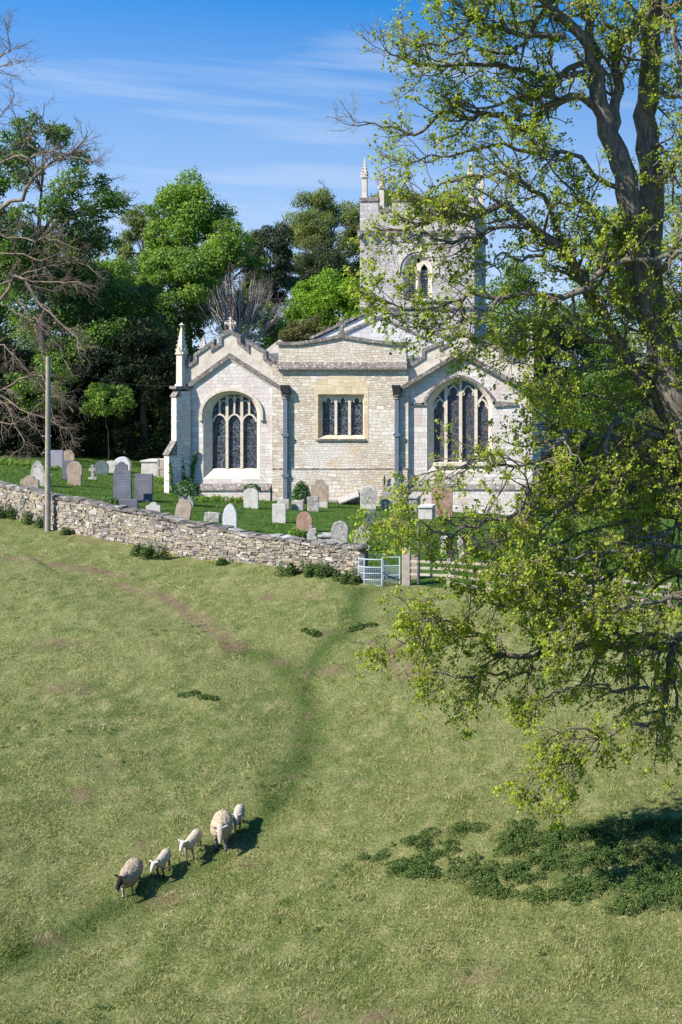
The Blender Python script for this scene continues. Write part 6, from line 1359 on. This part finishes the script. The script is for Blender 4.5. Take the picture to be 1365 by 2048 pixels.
g_ = hit(603, 1007, 54); s_ = g_[1] / F; ivy_cap('dense ivy dome covering a gravestone by the left rainwater pipe', 603, 1007, 38 * s_, 43 * s_, .6, 2600, Y=g_[1])
m = MB(); m.prism(prof('round', 30 * s_, 34 * s_), -.07, .07); o = m.build('gravestone', GS['pale']); o.location = g_; tag(o, 'gravestone almost swallowed by the dense ivy dome', 'gravestone', 'gravestones in the churchyard')
c_ = hit(373, 1011, 54); ivy_cap('ivy mat draped over the top of the grey corner gravestone', 373, 985, 48 * s_, .55, .7, 1200, Y=c_[1])
c_ = hit(503, 1016, 54); ivy_cap('thin ivy crest over the cream gravestone', 504, 979, 32 * s_, .28, .35, 420, Y=c_[1])
q5 = lambda u, v: tuple(P3(u, v, YC - .25))
ivy('thin climbing shoots on the chancel wall beside the right pipe', [([q5(770, 1010), q5(768, 975), q5(771, 950)], .10), ([q5(763, 1012), q5(765, 985)], .12)], 130)
# ------------------------------------------------------------------ grass blades
def blades(n, ymin, ymax, yard, h, w_, name, mat, label, cl=1.0, seed=0):
    Yp = ymin * (ymax / ymin) ** rng.uniform(0, 1, n); u = rng.uniform(-60, 1420, n); p = np.stack(((u - UC) * Yp / F, Yp), 1)
    d, s, _ = seg_dist(p, LINE); sd__ = d * s; p = p[(sd__ > .45) if yard else (sd__ < -.05)]
    k = np.array([mnoise.noise(Vector((a * 1.1 + seed, b * .7, 0))) + .6 * mnoise.noise(Vector((a * 4, b * 3, seed))) for a, b in p])
    pr = np.clip(.5 + cl * k, .06, 1); keep = rng.random(len(p)) < pr; p, k = p[keep], k[keep]
    z = ground(p); N = len(p); hh = rng.uniform(*h, N) * np.clip(1 + .8 * k, .4, 1.8); ww = rng.uniform(*w_, N)
    a = rng.uniform(0, 2 * math.pi, N); la = rng.uniform(0, 2 * math.pi, N); ll = hh * rng.uniform(.2, 1.1, N)
    b0 = np.stack((p[:, 0] - np.cos(a) * ww / 2, p[:, 1] - np.sin(a) * ww / 2, z - .01), 1); b1 = np.stack((p[:, 0] + np.cos(a) * ww / 2, p[:, 1] + np.sin(a) * ww / 2, z - .01), 1)
    tp = np.stack((p[:, 0] + np.cos(la) * ll, p[:, 1] + np.sin(la) * ll, z + hh), 1); V = np.stack((b0, b1, tp), 1).reshape(-1, 3)
    tn = np.clip(rng.normal(.46, .24, N) + .25 * k, 0, 1)
    if not yard:                                                 # trodden tracks stay short and green
        gt = np.zeros(N)
        for tr in T_GREEN: gt = np.maximum(gt, np.exp(-(seg_dist(p, tr)[0] / .62) ** 2))
        tn = tn * (1 - .75 * gt)
        so = np.zeros(N)
        for tr in T_SOIL: so = np.maximum(so, np.clip(1.3 - seg_dist(p, tr)[0] / .42, 0, 1))
        for c_, r_ in BARE_SPOTS: so = np.maximum(so, np.clip(1.2 - np.hypot((p[:, 0] - c_[0]) * .7, p[:, 1] - c_[1]) / r_, 0, 1))
        ok = rng.random(N) > so * .8; V = V.reshape(-1, 3, 3)[ok].reshape(-1, 3); tn = tn[ok]; N = len(tn)
    o = np_mesh(name, V, [np.arange(N * 3).reshape(-1, 3)], mat, tint=np.repeat(tn, 3)); tag(o, label, 'grass', kind='stuff'); print(name, N); return o
GB = leaf_mat('field_blade', [(0, (.055, .085, .018)), (.35, (.12, .16, .034)), (.6, (.20, .225, .06)), (.8, (.36, .33, .15)), (1, (.52, .46, .27))], .2, rough=.8, spec=.05)
GY_ = leaf_mat('yard_blade', [(0, (.030, .070, .010)), (.45, (.060, .125, .018)), (.8, (.11, .19, .03)), (1, (.20, .24, .07))], .25, rough=.8, spec=.05)
blades(460000, 25.5, 66, False, (.025, .07), (.012, .026), 'field_grass', GB, 'short grazed grass of the sloping field', .55, 3)
blades(110000, 53, 90, True, (.05, .13), (.02, .04), 'churchyard_grass', GY_, 'fresh green grass between the gravestones', .5, 8)

# dark weed and tussock specks through the pasture
n = 900; Yp = 26 * (58 / 26) ** rng.uniform(0, 1, n); u = rng.uniform(-40, 1400, n); p = np.stack(((u - UC) * Yp / F, Yp), 1); d, s, _ = seg_dist(p, LINE); p = p[d * s < -1.0]; p = p[[mnoise.noise(Vector((a * .33, b * .22, 9))) + .5 * mnoise.noise(Vector((a * 1.3, b, 2))) > .28 for a, b in p]]
r = rng.uniform(.03, .20, len(p)) ** 1.15; C, Nn, S, T = clump_leaves(p, r, r * .30, (r * 230).astype(int) + 6, (.025, .055))
o = build_leaves('weed_specks', C, Nn, S, T, LM['nettle'], ratio=.6); tag(o, 'small dark weeds dotted through the grazed field', 'weeds', kind='stuff')
n = 700; Yp = 26 * (58 / 26) ** rng.uniform(0, 1, n); u = rng.uniform(-40, 1400, n); p = np.stack(((u - UC) * Yp / F, Yp), 1); d, s, _ = seg_dist(p, LINE); p = p[d * s < -.8]
r = rng.uniform(.08, .28, len(p)); cn = (r * 330).astype(int) + 8; q = np.repeat(p, cn, 0) + rng.normal(0, 1, (cn.sum(), 2)) * np.repeat(r, cn)[:, None] * .6; z = ground(q); N = len(q); a = rng.uniform(0, 2 * math.pi, N); la = rng.uniform(0, 2 * math.pi, N); hh = rng.uniform(.03, .10, N); ww = rng.uniform(.010, .022, N)
V = np.stack((np.stack((q[:, 0] - np.cos(a) * ww / 2, q[:, 1] - np.sin(a) * ww / 2, z - .01), 1), np.stack((q[:, 0] + np.cos(a) * ww / 2, q[:, 1] + np.sin(a) * ww / 2, z - .01), 1), np.stack((q[:, 0] + np.cos(la) * hh, q[:, 1] + np.sin(la) * hh, z + hh), 1)), 1).reshape(-1, 3)
o = np_mesh('dry_grass_tufts', V, [np.arange(N * 3).reshape(-1, 3)], GB, tint=np.repeat(np.clip(rng.normal(.8, .18, N), 0, 1), 3)); tag(o, 'pale dry grass tufts scattered over the field', 'grass', kind='stuff')
